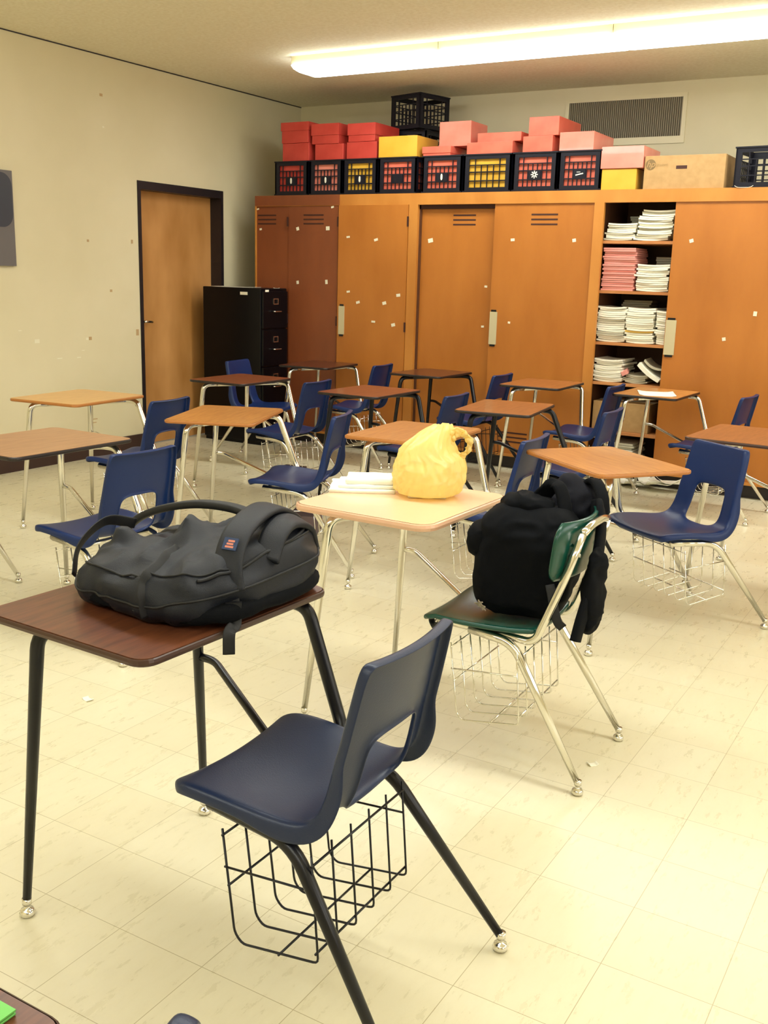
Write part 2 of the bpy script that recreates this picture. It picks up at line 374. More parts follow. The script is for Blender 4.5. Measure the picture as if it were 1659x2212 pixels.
def door(parent, name, x0, x1, yf, z0, z1, lou=(), handle=None, tex='cab', label=None):
    t_ = .02
    o_ = obj(name, NB(x0, x1, yf, yf+t_, z0, z1), M[tex], parent)
    for (a, b, zc) in lou:
        bm = bmesh.new()
        for k in range(3): box(bm, a, b, yf-.0015, yf+.001, zc+(1-k)*.036-.006, zc+(1-k)*.036+.006)
        obj('louvers', bm, M['slot'], o_)
    if handle:
        hx0, hx1, hz0, hz1 = handle
        h = obj('pull_plate', NB(hx0, hx1, yf-.006, yf, hz0, hz1), M['handle_pale'], o_)
        bm = bmesh.new()
        for zz in (hz0-.008, hz1+.008): box(bm, hx0+.01, hx1-.01, yf-.006, yf, zz-.008, zz+.008)
        obj('pull_cap', bm, M['blackmetal'], h)
    for (tx, tz, ww, hh) in TAPES:
        if x0 < tx < x1 and z0 < tz < z1:
            ww *= .8; hh *= .8; Mr = Matrix.Translation((tx, yf-.001, tz)) @ Matrix.Rotation(random.uniform(-.3, .1), 4, 'Y')
            bm = bmesh.new(); box(bm, -ww/2, ww/2, -.001, .001, -hh/2, hh/2, M=Mr)
            tm = obj('tape_scrap', bm, palep, o_)
    return o_
def carcass(parent, x0, x1, stile_l, stile_r, back=True):
    bm = bmesh.new()
    box(bm, x0, x1, YC+.03, CB, HT-.03, HT)                       # top
    box(bm, x0, x0+.02, YC+.03, CB, .1, HT-.03); box(bm, x1-.02, x1, YC+.03, CB, .1, HT-.03)
    box(bm, x0+.02, x1-.02, CB-.01, CB, .1, HT-.03); box(bm, x0+.02, x1-.02, YC+.03, CB-.01, .10, .12)
    obj('carcass', bm, M['cabdark'], parent)
    bm = bmesh.new()
    box(bm, x0, x1, YC, YC+.03, 2.062, HT)
    if stile_l: box(bm, x0, x0+stile_l, YC, YC+.03, .12, 2.062)
    if stile_r: box(bm, x1-stile_r, x1, YC, YC+.03, .12, 2.062)
    box(bm, x0, x1, YC, YC+.03, .10, .12)
    obj('face_frame', bm, M['cabframe'], parent)
    obj('kick_board', NB(x0+.005, x1-.005, YC+.06, YC+.08, 0, .10), M['blackframe'], parent)
    obj('plinth', NB(x0+.005, x1-.005, YC+.08, CB-.02, 0, .10), M['cabdark'], parent)
# unit 1
c1 = thing('wall_cabinet', 'left section of the orange-brown wooden wall cabinet, beside the black file cabinet', 'cabinet', (0, 0, 0))
carcass(c1, -5.815, -4.165, .012, .075)
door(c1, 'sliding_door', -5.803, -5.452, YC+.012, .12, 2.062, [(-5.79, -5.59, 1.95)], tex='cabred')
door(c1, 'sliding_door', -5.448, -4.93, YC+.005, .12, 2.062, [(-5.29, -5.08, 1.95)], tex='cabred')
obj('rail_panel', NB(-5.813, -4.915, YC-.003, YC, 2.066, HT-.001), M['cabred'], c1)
door(c1, 'sliding_door', -4.918, -4.244, YC-.008, .12, 2.062, [], (-4.90, -4.842, .99, 1.23))
# hinges on stiles
for hx_ in (-5.452, -4.925):
    for hz_ in (1.93, 1.10): obj('hinge', NB(hx_-.006, hx_+.006, YC-.012, YC, hz_-.04, hz_+.04), M['slot'], c1)
for hz_ in (1.93, 1.08): obj('hinge', NB(-4.25, -4.238, YC-.012, YC, hz_-.04, hz_+.04), M['slot'], c1)
# unit 2
c2 = thing('wall_cabinet', 'middle section of the orange-brown wooden wall cabinet with two louvered sliding doors', 'cabinet', (0, 0, 0))
carcass(c2, -4.165, -2.63, .008, .04)
door(c2, 'sliding_door', -4.155, -3.45, YC+.055, .12, 2.035, [(-3.86, -3.66, 1.945)])
door(c2, 'sliding_door', -3.478, -2.668, YC+.012, .12, 2.062, [(-3.17, -2.955, 1.945), (-3.35, -3.10, .255)], (-3.475, -3.412, .985, 1.24))
obj('track', NB(-4.157, -3.47, YC+.03, YC+.05, 2.03, 2.062), M['slot'], c2)
# unit 3
c3 = thing('wall_cabinet', 'right section of the wooden wall cabinet, standing open on shelves of papers', 'cabinet', (0, 0, 0))
x0, x1 = -2.63, -.30
carcass(c3, x0, x1, .035, 0)
door(c3, 'sliding_door', -2.073, -.31, YC+.012, .12, 2.062, [], (-2.098+.03, -2.023+.03, .99, 1.24))
SH = [1.795, 1.435, 1.055, .755, .385]
for z in SH: obj('shelf', NB(-2.609, -.34, YC+.035, CB-.012, z-.022, z), M['shelf'], c3)
obj('partition', NB(-1.99, -1.97, YC+.04, CB-.012, 1.80, 2.06), M['cabdark'], c3)

# ------------------------------------------------------------------ file cabinet
fx0, fx1, fy0, fy1, fh = -6.09, -5.43, 7.085, 7.462, 1.36
t = thing('file_cabinet', 'black four-drawer metal file cabinet in the corner between door and cabinets', 'file cabinet', (fx0, fy0, 0))
dx, dy = fx1-fx0, fy1-fy0
bevel(obj('body', NB(0, dx-.02, 0, dy, .03, fh), M['black'], t), .006)
obj('base', NB(.01, dx-.03, .01, dy-.01, 0, .03), M['black'], t)
dh = (fh-.06)/4
for k in range(4):
    z0 = .04+k*dh
    d = bevel(obj('drawer', NB(dx-.02, dx, .012, dy-.012, z0+.005, z0+dh-.006), M['black'], t), .004)
    bm = bmesh.new(); yc_ = dy/2; zc = z0+dh*.72
    for a in ((-.035, .035, .018, .026), (-.035, .035, -.026, -.018), (-.035, -.027, -.018, .018), (.027, .035, -.018, .018)): box(bm, dx, dx+.006, yc_+a[0], yc_+a[1], zc+a[2], zc+a[3])
    obj('label_holder', bm, M['chrome'], d)
    bm = bmesh.new(); zc = z0+dh*.46
    sweep(bm, fillet([(dx, yc_-.05, zc), (dx+.03, yc_-.05, zc), (dx+.03, yc_+.05, zc), (dx, yc_+.05, zc)], .012), .006, 8)
    obj('handle', bm, M['chrome'], d, smooth=True)
for (a, b, c, e, z0, z1) in ((.42, .50, -.002, 0, fh-.06, fh-.035),): obj('sticker', NB(a, b, c, e, z0, z1), M['white'], t)
obj('sticker', NB(dx, dx+.001, .04, .09, fh-.03, fh-.012), M['white'], t)
def sheet(name, loc, sx, sy_, rz, label, cat, m=M['white'], th=.0025, curl=.006, group=None):
    bm = bmesh.new(); n = 8
    g = [[bm.verts.new(((i/n-.5)*sx, (j/n-.5)*sy_, .0008+curl*max(0, abs(i/n-.5)*2-.55)**1.5*2)) for j in range(n+1)] for i in range(n+1)]
    for i in range(n):
        for j in range(n): bm.faces.new((g[i][j], g[i+1][j], g[i+1][j+1], g[i][j+1]))
    o_ = obj(name, bm, m, None, smooth=True); md = o_.modifiers.new('s', 'SOLIDIFY'); md.thickness = th; md.offset = 1
    o_.location = loc; o_.rotation_euler = (0, 0, rz); return tag(o_, label, cat, group)
sheet('paper', (-5.85, 7.25, fh), .40, .2, .1, 'white paper lying on top of the black file cabinet', 'paper')
sheet('paper_scrap', (-5.50, 7.38, fh), .05, .05, .5, 'small white scrap on the right corner of the file cabinet top', 'paper scrap')

# ------------------------------------------------------------------ milk crates and boxes on top
def crate_mesh(w_, d_, h_, emblem=True, nv=7):
    bm = bmesh.new(); t_ = .012
    def panel(M_, L_, em):
        # panel in local: x along 0..L_, y thickness 0..t_, z height
        box(bm, 0, L_, 0, t_, 0, .036, M=M_); box(bm, 0, L_, 0, t_, h_-.038, h_, M=M_)
        box(bm, -.004, L_+.004, -.006, t_, h_-.01, h_, M=M_); box(bm, -.004, L_+.004, -.006, t_, 0, .012, M=M_)
        for xx in (0, L_-.044): box(bm, xx, xx+.044, 0, t_, .036, h_-.038, M=M_)
        n = nv; iw = L_-.088
        for k in range(1, n):
            xx = .044+iw*k/n
            top = h_-.038 if abs(k/n-.5) > .27 else h_-.082
            box(bm, xx-.0035, xx+.0035, .002, t_-.002, .036, top, M=M_)
        for zz in (.30, .53): box(bm, .044, L_-.044, .001, t_-.001, h_*zz-.004, h_*zz+.004, M=M_)
        box(bm, .044, L_-.044, .001, t_-.001, h_-.086, h_-.079, M=M_)
        if em: box(bm, L_*.36, L_*.64, 0, t_, h_*.31, h_*.54, M=M_)
    panel(Matrix.Identity(4), w_, emblem)
    panel(Matrix.Translation((w_, d_, 0)) @ Matrix.Rotation(PI, 4, 'Z'), w_, False)
    panel(Matrix.Translation((w_, 0, 0)) @ Matrix.Rotation(PI/2, 4, 'Z'), d_, False)
    panel(Matrix.Translation((0, d_, 0)) @ Matrix.Rotation(-PI/2, 4, 'Z'), d_, False)
    n = 6
    for k in range(n+1):
        xx = t_+(w_-2*t_-.008)*k/n; box(bm, xx, xx+.008, t_, d_-t_, .004, .010, M=None)
    for k in range(n+1):
        yy = t_+(d_-2*t_-.008)*k/n; box(bm, t_, w_-t_, yy, yy+.008, .005, .011)
    return bm
def emblem_mesh(kind):
    bm = bmesh.new()
    if kind == 'oval': sweep(bm, [(0, 0, -.024), (0, 0, -.012), (0, 0, .012), (0, 0, .024)], lambda s: .012*math.sin(PI*min(max(s, .12), .88)), 12)
    elif kind == 'star':
        for a in (0, PI/2, PI/4, -PI/4): box(bm, -.028, .028, -.001, .001, -.004, .004, M=Matrix.Rotation(a, 4, 'Y'))
    elif kind == 'word':
        box(bm, -.03, .03, -.001, .001, -.010, -.002, M=Matrix.Rotation(-.2, 4, 'Y')); box(bm, -.02, .008, -.001, .001, .008, .012)
    for v in bm.verts: v.co.y = max(-.002, min(.002, v.co.y))
    return bm
def crate(name, x, y, z, w_, d_, h_, rz, label, em, nv=7, group=None):
    t_ = thing(name, label, 'milk crate', (x, y, z), rz, group)
    obj('shell', crate_mesh(w_, d_, h_, bool(em), nv), M['crate'], t_)
    if em and em != 'blank':
        e = obj('emblem', emblem_mesh(em), M['logow'], t_); e.location = (w_/2, -.0022, h_*.425)
    return t_
CR = [(-5.605, .345, 'red', 'oval', 'red', 'leftmost'), (-5.235, .325, 'pinkbox', 'oval', 'pink', 'second'), (-4.895, .33, 'yellowbox', 'oval', 'yellow', 'third'),
      (-4.545, .35, 'coral', 'blank', 'coral', 'fourth'), (-4.135, .35, 'coral', 'oval', 'coral', 'fifth'), (-3.765, .40, 'yellowbox', None, 'yellow', 'sixth'),
      (-3.345, .355, 'coral', 'star', 'coral', 'seventh'), (-2.975, .328, 'coral', 'word', 'coral', 'eighth')]
for x, w_, mm, em, cn, pos in CR:
    crate('milk_crate', x, 7.495, HT, w_, .46, .285, 0, '%s milk crate from the left in the row, holding a %s box' % ({'leftmost': 'first'}.get(pos, pos), cn), em, 7 if em else 6, 'milk crates in the row on the cabinets')
    i_ = .018
    o_ = obj('storage_box', NB(0, w_-2*i_, 0, .46-2*i_, 0, .262), M[mm]); o_.location = (x+i_, 7.495+i_, HT+.012); bevel(o_, .004)
    tag(o_, '%s storage box inside the %s milk crate from the left' % (cn, {'leftmost': 'first'}.get(pos, pos)), 'box', 'boxes inside the milk crates')
def paperbox(x0, x1, y, z0, z1, d_, m, label, lid=None, rz=0, grp='boxes stacked on the milk crates', lidm=None):
    w_ = x1-x0
    t_ = thing('storage_box', label, 'box', (x0, y, z0), rz, grp); h_ = z1-z0
    bevel(obj('body', NB(0, w_, 0, d_, 0, h_-(.004 if lid else 0)), M[m], t_), .003)
    if lid:
        bm = bmesh.new(); e = .006
        box(bm, -e, w_+e, -e, d_+e, h_-.003, h_); box(bm, -e, w_+e, -e, -.001, h_-lid, h_-.003); box(bm, -e, w_+e, d_+.001, d_+e, h_-lid, h_-.003)
        box(bm, -e, -.001, -.001, d_+.001, h_-lid, h_-.003); box(bm, w_+.001, w_+e, -.001, d_+.001, h_-lid, h_-.003)
        obj('lid', bm, M[lidm or m], t_)
    return t_
Z1 = HT+.287
paperbox(-5.565, -5.285, 7.55, Z1, 2.588, .34, 'red', 'red box on the leftmost milk crate, under a lidded red box')
paperbox(-5.575, -5.295, 7.55, 2.590, 2.760, .34, 'red', 'red lidded box on top of the leftmost stack on the crates', .068)
paperbox(-5.222, -4.935, 7.55, Z1, 2.570, .34, 'red', 'red box on the second milk crate, under a lidded red box')
paperbox(-5.255, -4.985, 7.55, 2.572, 2.734, .34, 'red', 'red lidded box on top of the second stack from the left', .092)
paperbox(-4.900, -4.603, 7.55, Z1, 2.575, .34, 'red', 'red box on the third milk crate, under a deep-lidded red box')
paperbox(-4.885, -4.625, 7.55, 2.577, 2.721, .38, 'red', 'red deep-lidded box on top of the third stack, left of the yellow box', .092)
paperbox(-4.565, -4.205, 7.515, Z1, 2.601, .36, 'yellowbox', 'yellow box sitting across the fourth milk crate, in front of the black crates')
paperbox(-4.165, -3.92, 7.55, Z1, 2.512, .36, 'coral', 'flat coral box on the fifth milk crate below the shiny pink box', .05, lidm='coral')
paperbox(-4.050, -3.770, 7.60, 2.514, 2.702, .30, 'pinkbox', 'shiny salmon pink box with a bright highlight, above the fifth milk crate')
paperbox(-3.775, -3.385, 7.55, Z1, 2.530, .36, 'coral', 'wide coral box on the sixth milk crate, lower of its two')
paperbox(-3.700, -3.33, 7.58, 2.532, 2.600, .36, 'coral', 'wide flat coral box on top above the sixth milk crate')
paperbox(-3.295, -3.055, 7.54, Z1, 2.556, .34, 'coral', 'coral box on the seventh milk crate, under the tallest box')
paperbox(-3.262, -3.020, 7.56, 2.558, 2.694, .46, 'coral', 'coral box on top of the tallest stack, in front of the vent')
paperbox(-2.992, -2.725, 7.52, Z1, 2.570, .44, 'pinkbox', 'shiny salmon box alone on the eighth milk crate')
paperbox(-2.640, -2.380, 7.50, HT, 2.297, .34, 'yellowbox', 'yellow box on the cabinet top under a pink box, beside the cardboard box', grp='boxes beside the crates')
paperbox(-2.650, -2.335, 7.49, 2.299, 2.452, .40, 'pinkbox', 'salmon pink box on the yellow box, left of the cardboard box', grp='boxes beside the crates')
# back row of black crates
crate('milk_crate', -4.73, 7.99, HT, .36, .36, .28, 0, 'black milk crate behind the row, lowest of the stack behind the yellow box', None, 6, 'black crates stacked behind the row')
crate('milk_crate', -4.74, 7.98, HT+.282, .36, .36, .28, 0, 'black milk crate behind the yellow box, middle of its stack', None, 6, 'black crates stacked behind the row')
crate('milk_crate', -4.735, 7.99, HT+.564, .345, .36, .28, -.28, 'empty black milk crate on the highest stack, close to the ceiling', None, 6, 'black crates stacked behind the row')
crate('milk_crate', -1.70, 7.52, HT, .48, .36, .27, -.10, 'black milk crate at the right edge of the picture, on the cabinet top', None, 8)
# cardboard box with printed mark
t = thing('cardboard_box', 'large brown cardboard box with printed round logo on the cabinet top', 'cardboard box', (-2.328, 7.505, HT), 0)
W_, D_, H_ = .568, .36, .228
bevel(obj('carton', NB(0, W_, 0, D_, 0, H_), M['card'], t), .003)
bm = bmesh.new(); box(bm, .228, .305, -.0012, .001, .135, .158); bevel(obj('hand_hole', bm, M['slot'], t), .004)
bm = bmesh.new(); N_ = 28; c_ = Vector((.045, -.0012, .168))
ring = lambda r: [bm.verts.new(c_+Vector((r*math.cos(2*PI*k/N_), 0, r*math.sin(2*PI*k/N_)))) for k in range(N_)]
bm.faces.new(ring(.037))
obj('printed_disc', bm, M['cardink'], t)
def letters(txt, size, loc, m, parent, name='printed_text', shear=0, rot=(PI/2, 0, 0)):
    cu = bpy.data.curves.new(name, 'FONT'); cu.body = txt; cu.size = size; cu.extrude = .0004; cu.shear = shear; cu.align_x = 'CENTER'; cu.align_y = 'CENTER'
    tmp = bpy.data.objects.new(name, cu); COL.objects.link(tmp)
    dg = bpy.context.evaluated_depsgraph_get(); me = bpy.data.meshes.new_from_object(tmp.evaluated_get(dg))
    bpy.data.objects.remove(tmp); me.materials.clear(); me.materials.append(m)
    o_ = bpy.data.objects.new(name, me); COL.objects.link(o_); o_.parent = parent; o_.location = loc; o_.rotation_euler = rot
    return o_
letters('hp', .062, (.045, -.0020, .170), M['card'], t, shear=.3)
letters('invent', .034, (.128, -.0012, .166), mat('faint_ink', lin(160, 128, 80), .7), t)
sheet('paper_scrap', (-1.62, 7.492, HT-.0), .12, .03, .1, 'torn white paper strip on the cabinet top by the right crate', 'paper scrap', curl=.02)

# ------------------------------------------------------------------ booklets and papers on the cabinet shelves
def booklet_mesh(w_, d_, h_, curl=0.):
    bm = bmesh.new(); n = 6; T = []; B = []
    for i in range(n+1):
        s = i/n; dz = curl*(s-.5)**2*4
        for lst, zz in ((B, 0), (T, h_)): lst.append([bm.verts.new(((s-.5)*w_, y, zz+dz)) for y in (0, d_)])
    for i in range(n):
        bm.faces.new((T[i][0], T[i+1][0], T[i+1][1], T[i][1])); bm.faces.new((B[i][0], B[i][1], B[i+1][1], B[i+1][0]))
        bm.faces.new((B[i][0], B[i+1][0], T[i+1][0], T[i][0])); bm.faces.new((B[i][1], T[i][1], T[i+1][1], B[i+1][1]))
    bm.faces.new((B[0][0], T[0][0], T[0][1], B[0][1])); bm.faces.new((B[n][0], B[n][1], T[n][1], T[n][0]))
    return bm
def stack(x0, x1, y, z, n, h_, mats, name, label, cat, grp, jx=.012, jy=.02, jr=.04, curl=0., lean=0., d_=.28, tiltx=0):
    protos = {}
    for k in range(n):
        mm = mats(k) if callable(mats) else mats
        if mm not in protos:
            o_ = obj(name, booklet_mesh(x1-x0, d_, h_*.86, curl), M[mm]); protos[mm] = o_
        else:
            o_ = protos[mm].copy(); COL.objects.link(o_)
        o_.location = ((x0+x1)/2+random.uniform(-jx, jx)+lean*k, y+random.uniform(0, jy), z+k*h_+.0005)
        o_.rotation_euler = (tiltx, 0, random.uniform(-jr, jr))
        tag(o_, label, cat, grp)
yS = YC+.045
stack(-2.590, -2.375, yS, SH[0], 9, .0135, lambda k: 'white' if k % 3 else 'grey', 'booklet', 'white booklet in the low left stack on the top cabinet shelf', 'booklet', 'booklets, top shelf left', curl=.006, lean=.002)
stack(-2.365, -2.115, yS, SH[0], 15, .0142, lambda k: 'grey' if k % 4 == 1 else 'white', 'booklet', 'white booklet in the tall right stack on the top cabinet shelf', 'booklet', 'booklets, top shelf right', jr=.09, curl=.008, lean=.003)
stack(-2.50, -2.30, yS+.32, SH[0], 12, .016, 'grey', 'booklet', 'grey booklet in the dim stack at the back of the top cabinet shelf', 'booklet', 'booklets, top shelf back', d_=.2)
stack(-2.590, -2.345, yS, SH[1], 21, .0148, 'pink', 'workbook', 'pink workbook in the tall pink stack on the second cabinet shelf', 'workbook', 'pink workbooks', jx=.006, jr=.02)
stack(-2.335, -2.100, yS, SH[1], 13, .0148, 'white', 'booklet', 'white booklet in the stack beside the pink workbooks', 'booklet', 'booklets beside the pink workbooks', jr=.07, curl=.006)
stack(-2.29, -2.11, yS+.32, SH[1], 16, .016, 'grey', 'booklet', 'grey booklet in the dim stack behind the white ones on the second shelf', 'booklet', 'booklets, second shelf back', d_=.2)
stack(-2.600, -2.385, yS, SH[2], 17, .0152, lambda k: 'grey' if k in (3, 4, 10) else 'white', 'booklet', 'white booklet in the left stack on the third cabinet shelf', 'booklet', 'booklets, third shelf left', jr=.06, curl=.008)
stack(-2.375, -2.165, yS, SH[2], 17, .0152, lambda k: 'yellowpaper' if k == 5 else 'white', 'booklet', 'booklet in the middle stack on the third shelf, one of them yellow', 'booklet', 'booklets, third shelf middle', jr=.06, curl=.006)
stack(-2.150, -2.00, yS, SH[2], 16, .0152, 'white', 'booklet', 'white booklet in the stack half hidden behind the sliding door', 'booklet', 'booklets, third shelf right', jr=.08, curl=.006, d_=.24)
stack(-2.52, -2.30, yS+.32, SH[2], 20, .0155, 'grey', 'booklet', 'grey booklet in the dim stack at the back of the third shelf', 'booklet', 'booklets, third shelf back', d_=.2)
stack(-2.600, -2.380, yS, SH[3], 11, .0152, 'white', 'booklet', 'white booklet in the left stack on the fourth cabinet shelf', 'booklet', 'booklets, fourth shelf left', jr=.05, curl=.01)
stack(-2.370, -2.200, yS+.03, SH[3], 5, .012, 'grey', 'booklet', 'crumpled grey booklet under the slanting white papers on the fourth shelf', 'booklet', 'booklets, fourth shelf middle', jr=.15, curl=.01)
def slab(name, loc, rot, dims, m, label, cat, bend=.0):
    o_ = obj(name, booklet_mesh(dims[0], dims[1], dims[2], bend), M[m]); o_.location = loc; o_.rotation_euler = rot; return tag(o_, label, cat)
slab('paper_bundle', (-2.185, yS-.02, SH[3]+.075), (0, .62, 0), (.20, .28, .03), 'white', 'white paper bundle slanting down to the right on the fourth shelf', 'paper bundle', .01)
slab('paper_bundle', (-2.16, yS+.01, SH[3]+.125), (0, .45, .1), (.15, .24, .015), 'grey', 'grey paper bundle leaning behind the slanting white one', 'paper bundle', .02)
slab('card_case', (-2.345, yS-.01, SH[3]+.065), (.1, -.5, .2), (.05, .1, .03), 'pink', 'small pink case tucked between the papers on the fourth shelf', 'case')
t = thing('cardboard_box', 'brown cardboard box on the lowest open shelf of the cabinet', 'cardboard box', (-2.59, yS+.02, SH[4])); bevel(obj('carton', NB(0, .44, 0, .34, 0, .22), M['card'], t), .003)
obj('closing_tape', NB(0, .44, .14, .19, .22, .2206), M['grey'], t)
stack(-2.47, -2.25, yS, .12, 11, .0165, lambda k: 'grey' if k > 7 else 'white', 'paper_pack', 'white paper pack in the stack at the bottom of the open cabinet', 'paper pack', 'paper packs at the cabinet bottom', jr=.05)
# papers spilled at the foot of the cabinet
for i in range(7):
    sheet('loose_paper', (-2.40+.085*i+random.uniform(-.03, .03), 7.425+random.uniform(-.06, .03), .001+.012*i), .20, .13, random.uniform(-1, 1), 'loose white paper in the crumpled heap on the floor before the open cabinet', 'paper', curl=.05, group='papers on the floor')

# ------------------------------------------------------------------ student desks
def shell_mesh():
    """one-piece seat and back with the hole above the seat; chair frame: x forward, y left"""
    prof = [(.222, .437, .183), (.212, .447, .205), (.17, .452, .214), (.10, .449, .214), (.03, .443, .212), (-.04, .437, .208), (-.09, .438, .204), (-.125, .449, .200),
            (-.150, .474, .196), (-.166, .510, .192), (-.176, .550, .187), (-.186, .595, .183), (-.193, .622, .181), (-.205, .68, .178), (-.217, .74, .174), (-.226, .785, .170), (-.229, .800, .158)]
    vs = [-1, -.9, -.72, -.54, -.27, 0, .27, .54, .72, .9, 1]
    n = len(prof); bm = bmesh.new(); G = []; NR = {}
    for i, (u, z, hw) in enumerate(prof):
        a = prof[max(i-1, 0)]; b = prof[min(i+1, n-1)]; tu, tz = b[0]-a[0], b[1]-a[1]; l = math.hypot(tu, tz)
        nrm = Vector((-tz/l*-1, 0, tu/l*-1))   # towards the sitter
        nrm = Vector((tz/l, 0, -tu/l))
        rowv = []
        k = min(1, max(0, (i-6)/5))
        for v in vs:
            vv = v*hw
            if i == 0 : pass
            dish = (.40*(1-k)+.70*k)*vv*vv
            p = Vector((u, vv, z))+nrm*dish
            if 2 <= i <= 5: p -= Vector((0, 0, .007))*math.cos(v*PI/2)
            vt = bm.verts.new(p); NR[vt] = nrm; rowv.append(vt)
        G.append(rowv)
    for i in range(n-1):
        for j in range(len(vs)-1):
            if 7 <= i < 12 and 3 <= j < 7: continue
            bm.faces.new((G[i][j], G[i+1][j], G[i+1][j+1], G[i][j+1]))
    # rounder hole
    for (i, j, di, dj) in ((7, 3, 1, 1), (7, 7, 1, -1), (12, 3, -1, 1), (12, 7, -1, -1)):
        G[i][j].co = G[i][j].co*.72+G[i+di][j+dj].co*.28 if G[i+di][j+dj].is_valid else G[i][j].co
    for v in [v for v in bm.verts if not v.link_faces]: bm.verts.remove(v)
    be = [e for e in bm.edges if len(e.link_faces) == 1]
    hole = set()
    for e in be:
        c = (e.verts[0].co+e.verts[1].co)/2
        if abs(c.y) < .13 and -.2 < c.x < -.1 and c.z < .64 and c.z > .44: hole.add(e)
    for grp_, dep in ((list(hole), .012), ([e for e in be if e not in hole], .026)):
        vmap = {v: NR[v] for e in grp_ for v in e.verts}
        src = {tuple(round(x, 6) for x in v.co): NR[v] for v in vmap}
        r = bmesh.ops.extrude_edge_only(bm, edges=grp_)
        cen = Vector((0, 0, 0))
        for v in [g for g in r['geom'] if isinstance(g, bmesh.types.BMVert)]:
            nr = src[tuple(round(x, 6) for x in v.co)]
            d = dep
            if dep > .02 and abs(v.co.y) > .12 and v.co.x < -.02 and v.co.z < .56: d = .042   # deep rolled edge at the bend
            v.co -= nr*d
            if dep > .02: v.co.y += math.copysign(.004, v.co.y) if abs(v.co.y) > .1 else 0
    return bm
def make_shell(parent, m, cache={}):
    if m.name not in cache:
        o_ = obj('chair_shell', shell_mesh(), m, parent, smooth=True)
        s = o_.modifiers.new('solid', 'SOLIDIFY'); s.thickness = .006; s.offset = 0
        s = o_.modifiers.new('sub', 'SUBSURF'); s.levels = 1; s.render_levels = 2
        cache[m.name] = o_
    else:
        o_ = cache[m.name].copy(); COL.objects.link(o_); o_.parent = parent
    return o_
def basket_mesh(r=.0026):
    bm = bmesh.new(); v0, v1 = .195, -.165
    for k in range(6):
        v = v0+(v1-v0)*k/5
        sweep(bm, fillet([(.095, v, .385), (.065, v, .155), (.045, v, .135), (-.145, v, .165), (-.125, v, .395)], .012, 3), r, 6)
    for (u, z) in ((.093, .372), (.078, .262), (-.140, .185), (-.128, .375), (-.05, .148)):
        sweep(bm, [(u, v0+.004, z), (u, v1-.004, z)], r, 6)
    for v in (v0, v1): sweep(bm, [(.090, v, .30), (-.132, v, .32)], r, 6)
    return bm
BASK = {}
def make_basket(parent, m):
    if m.name not in BASK: BASK[m.name] = obj('book_basket', basket_mesh(), m, parent, smooth=True); return BASK[m.name]
    o_ = BASK[m.name].copy(); COL.objects.link(o_); o_.parent = parent; return o_
def taper(r0, r1, s0=.35): return lambda s: r0 if s < s0 else r0+(r1-r0)*(s-s0)/(1-s0)
def glide(parent, p, m=None):
    bm = bmesh.new(); lathe(bm, [(.006, 0), (.0165, .002), (.0185, .010), (.015, .018), (.007, .021), (.0065, .030), (.011, .031), (.0112, .046)], 14, (p[0], p[1], 0))
    return tag(obj('glide', bm, M['chrome'], parent, smooth=True), 'chrome glide')
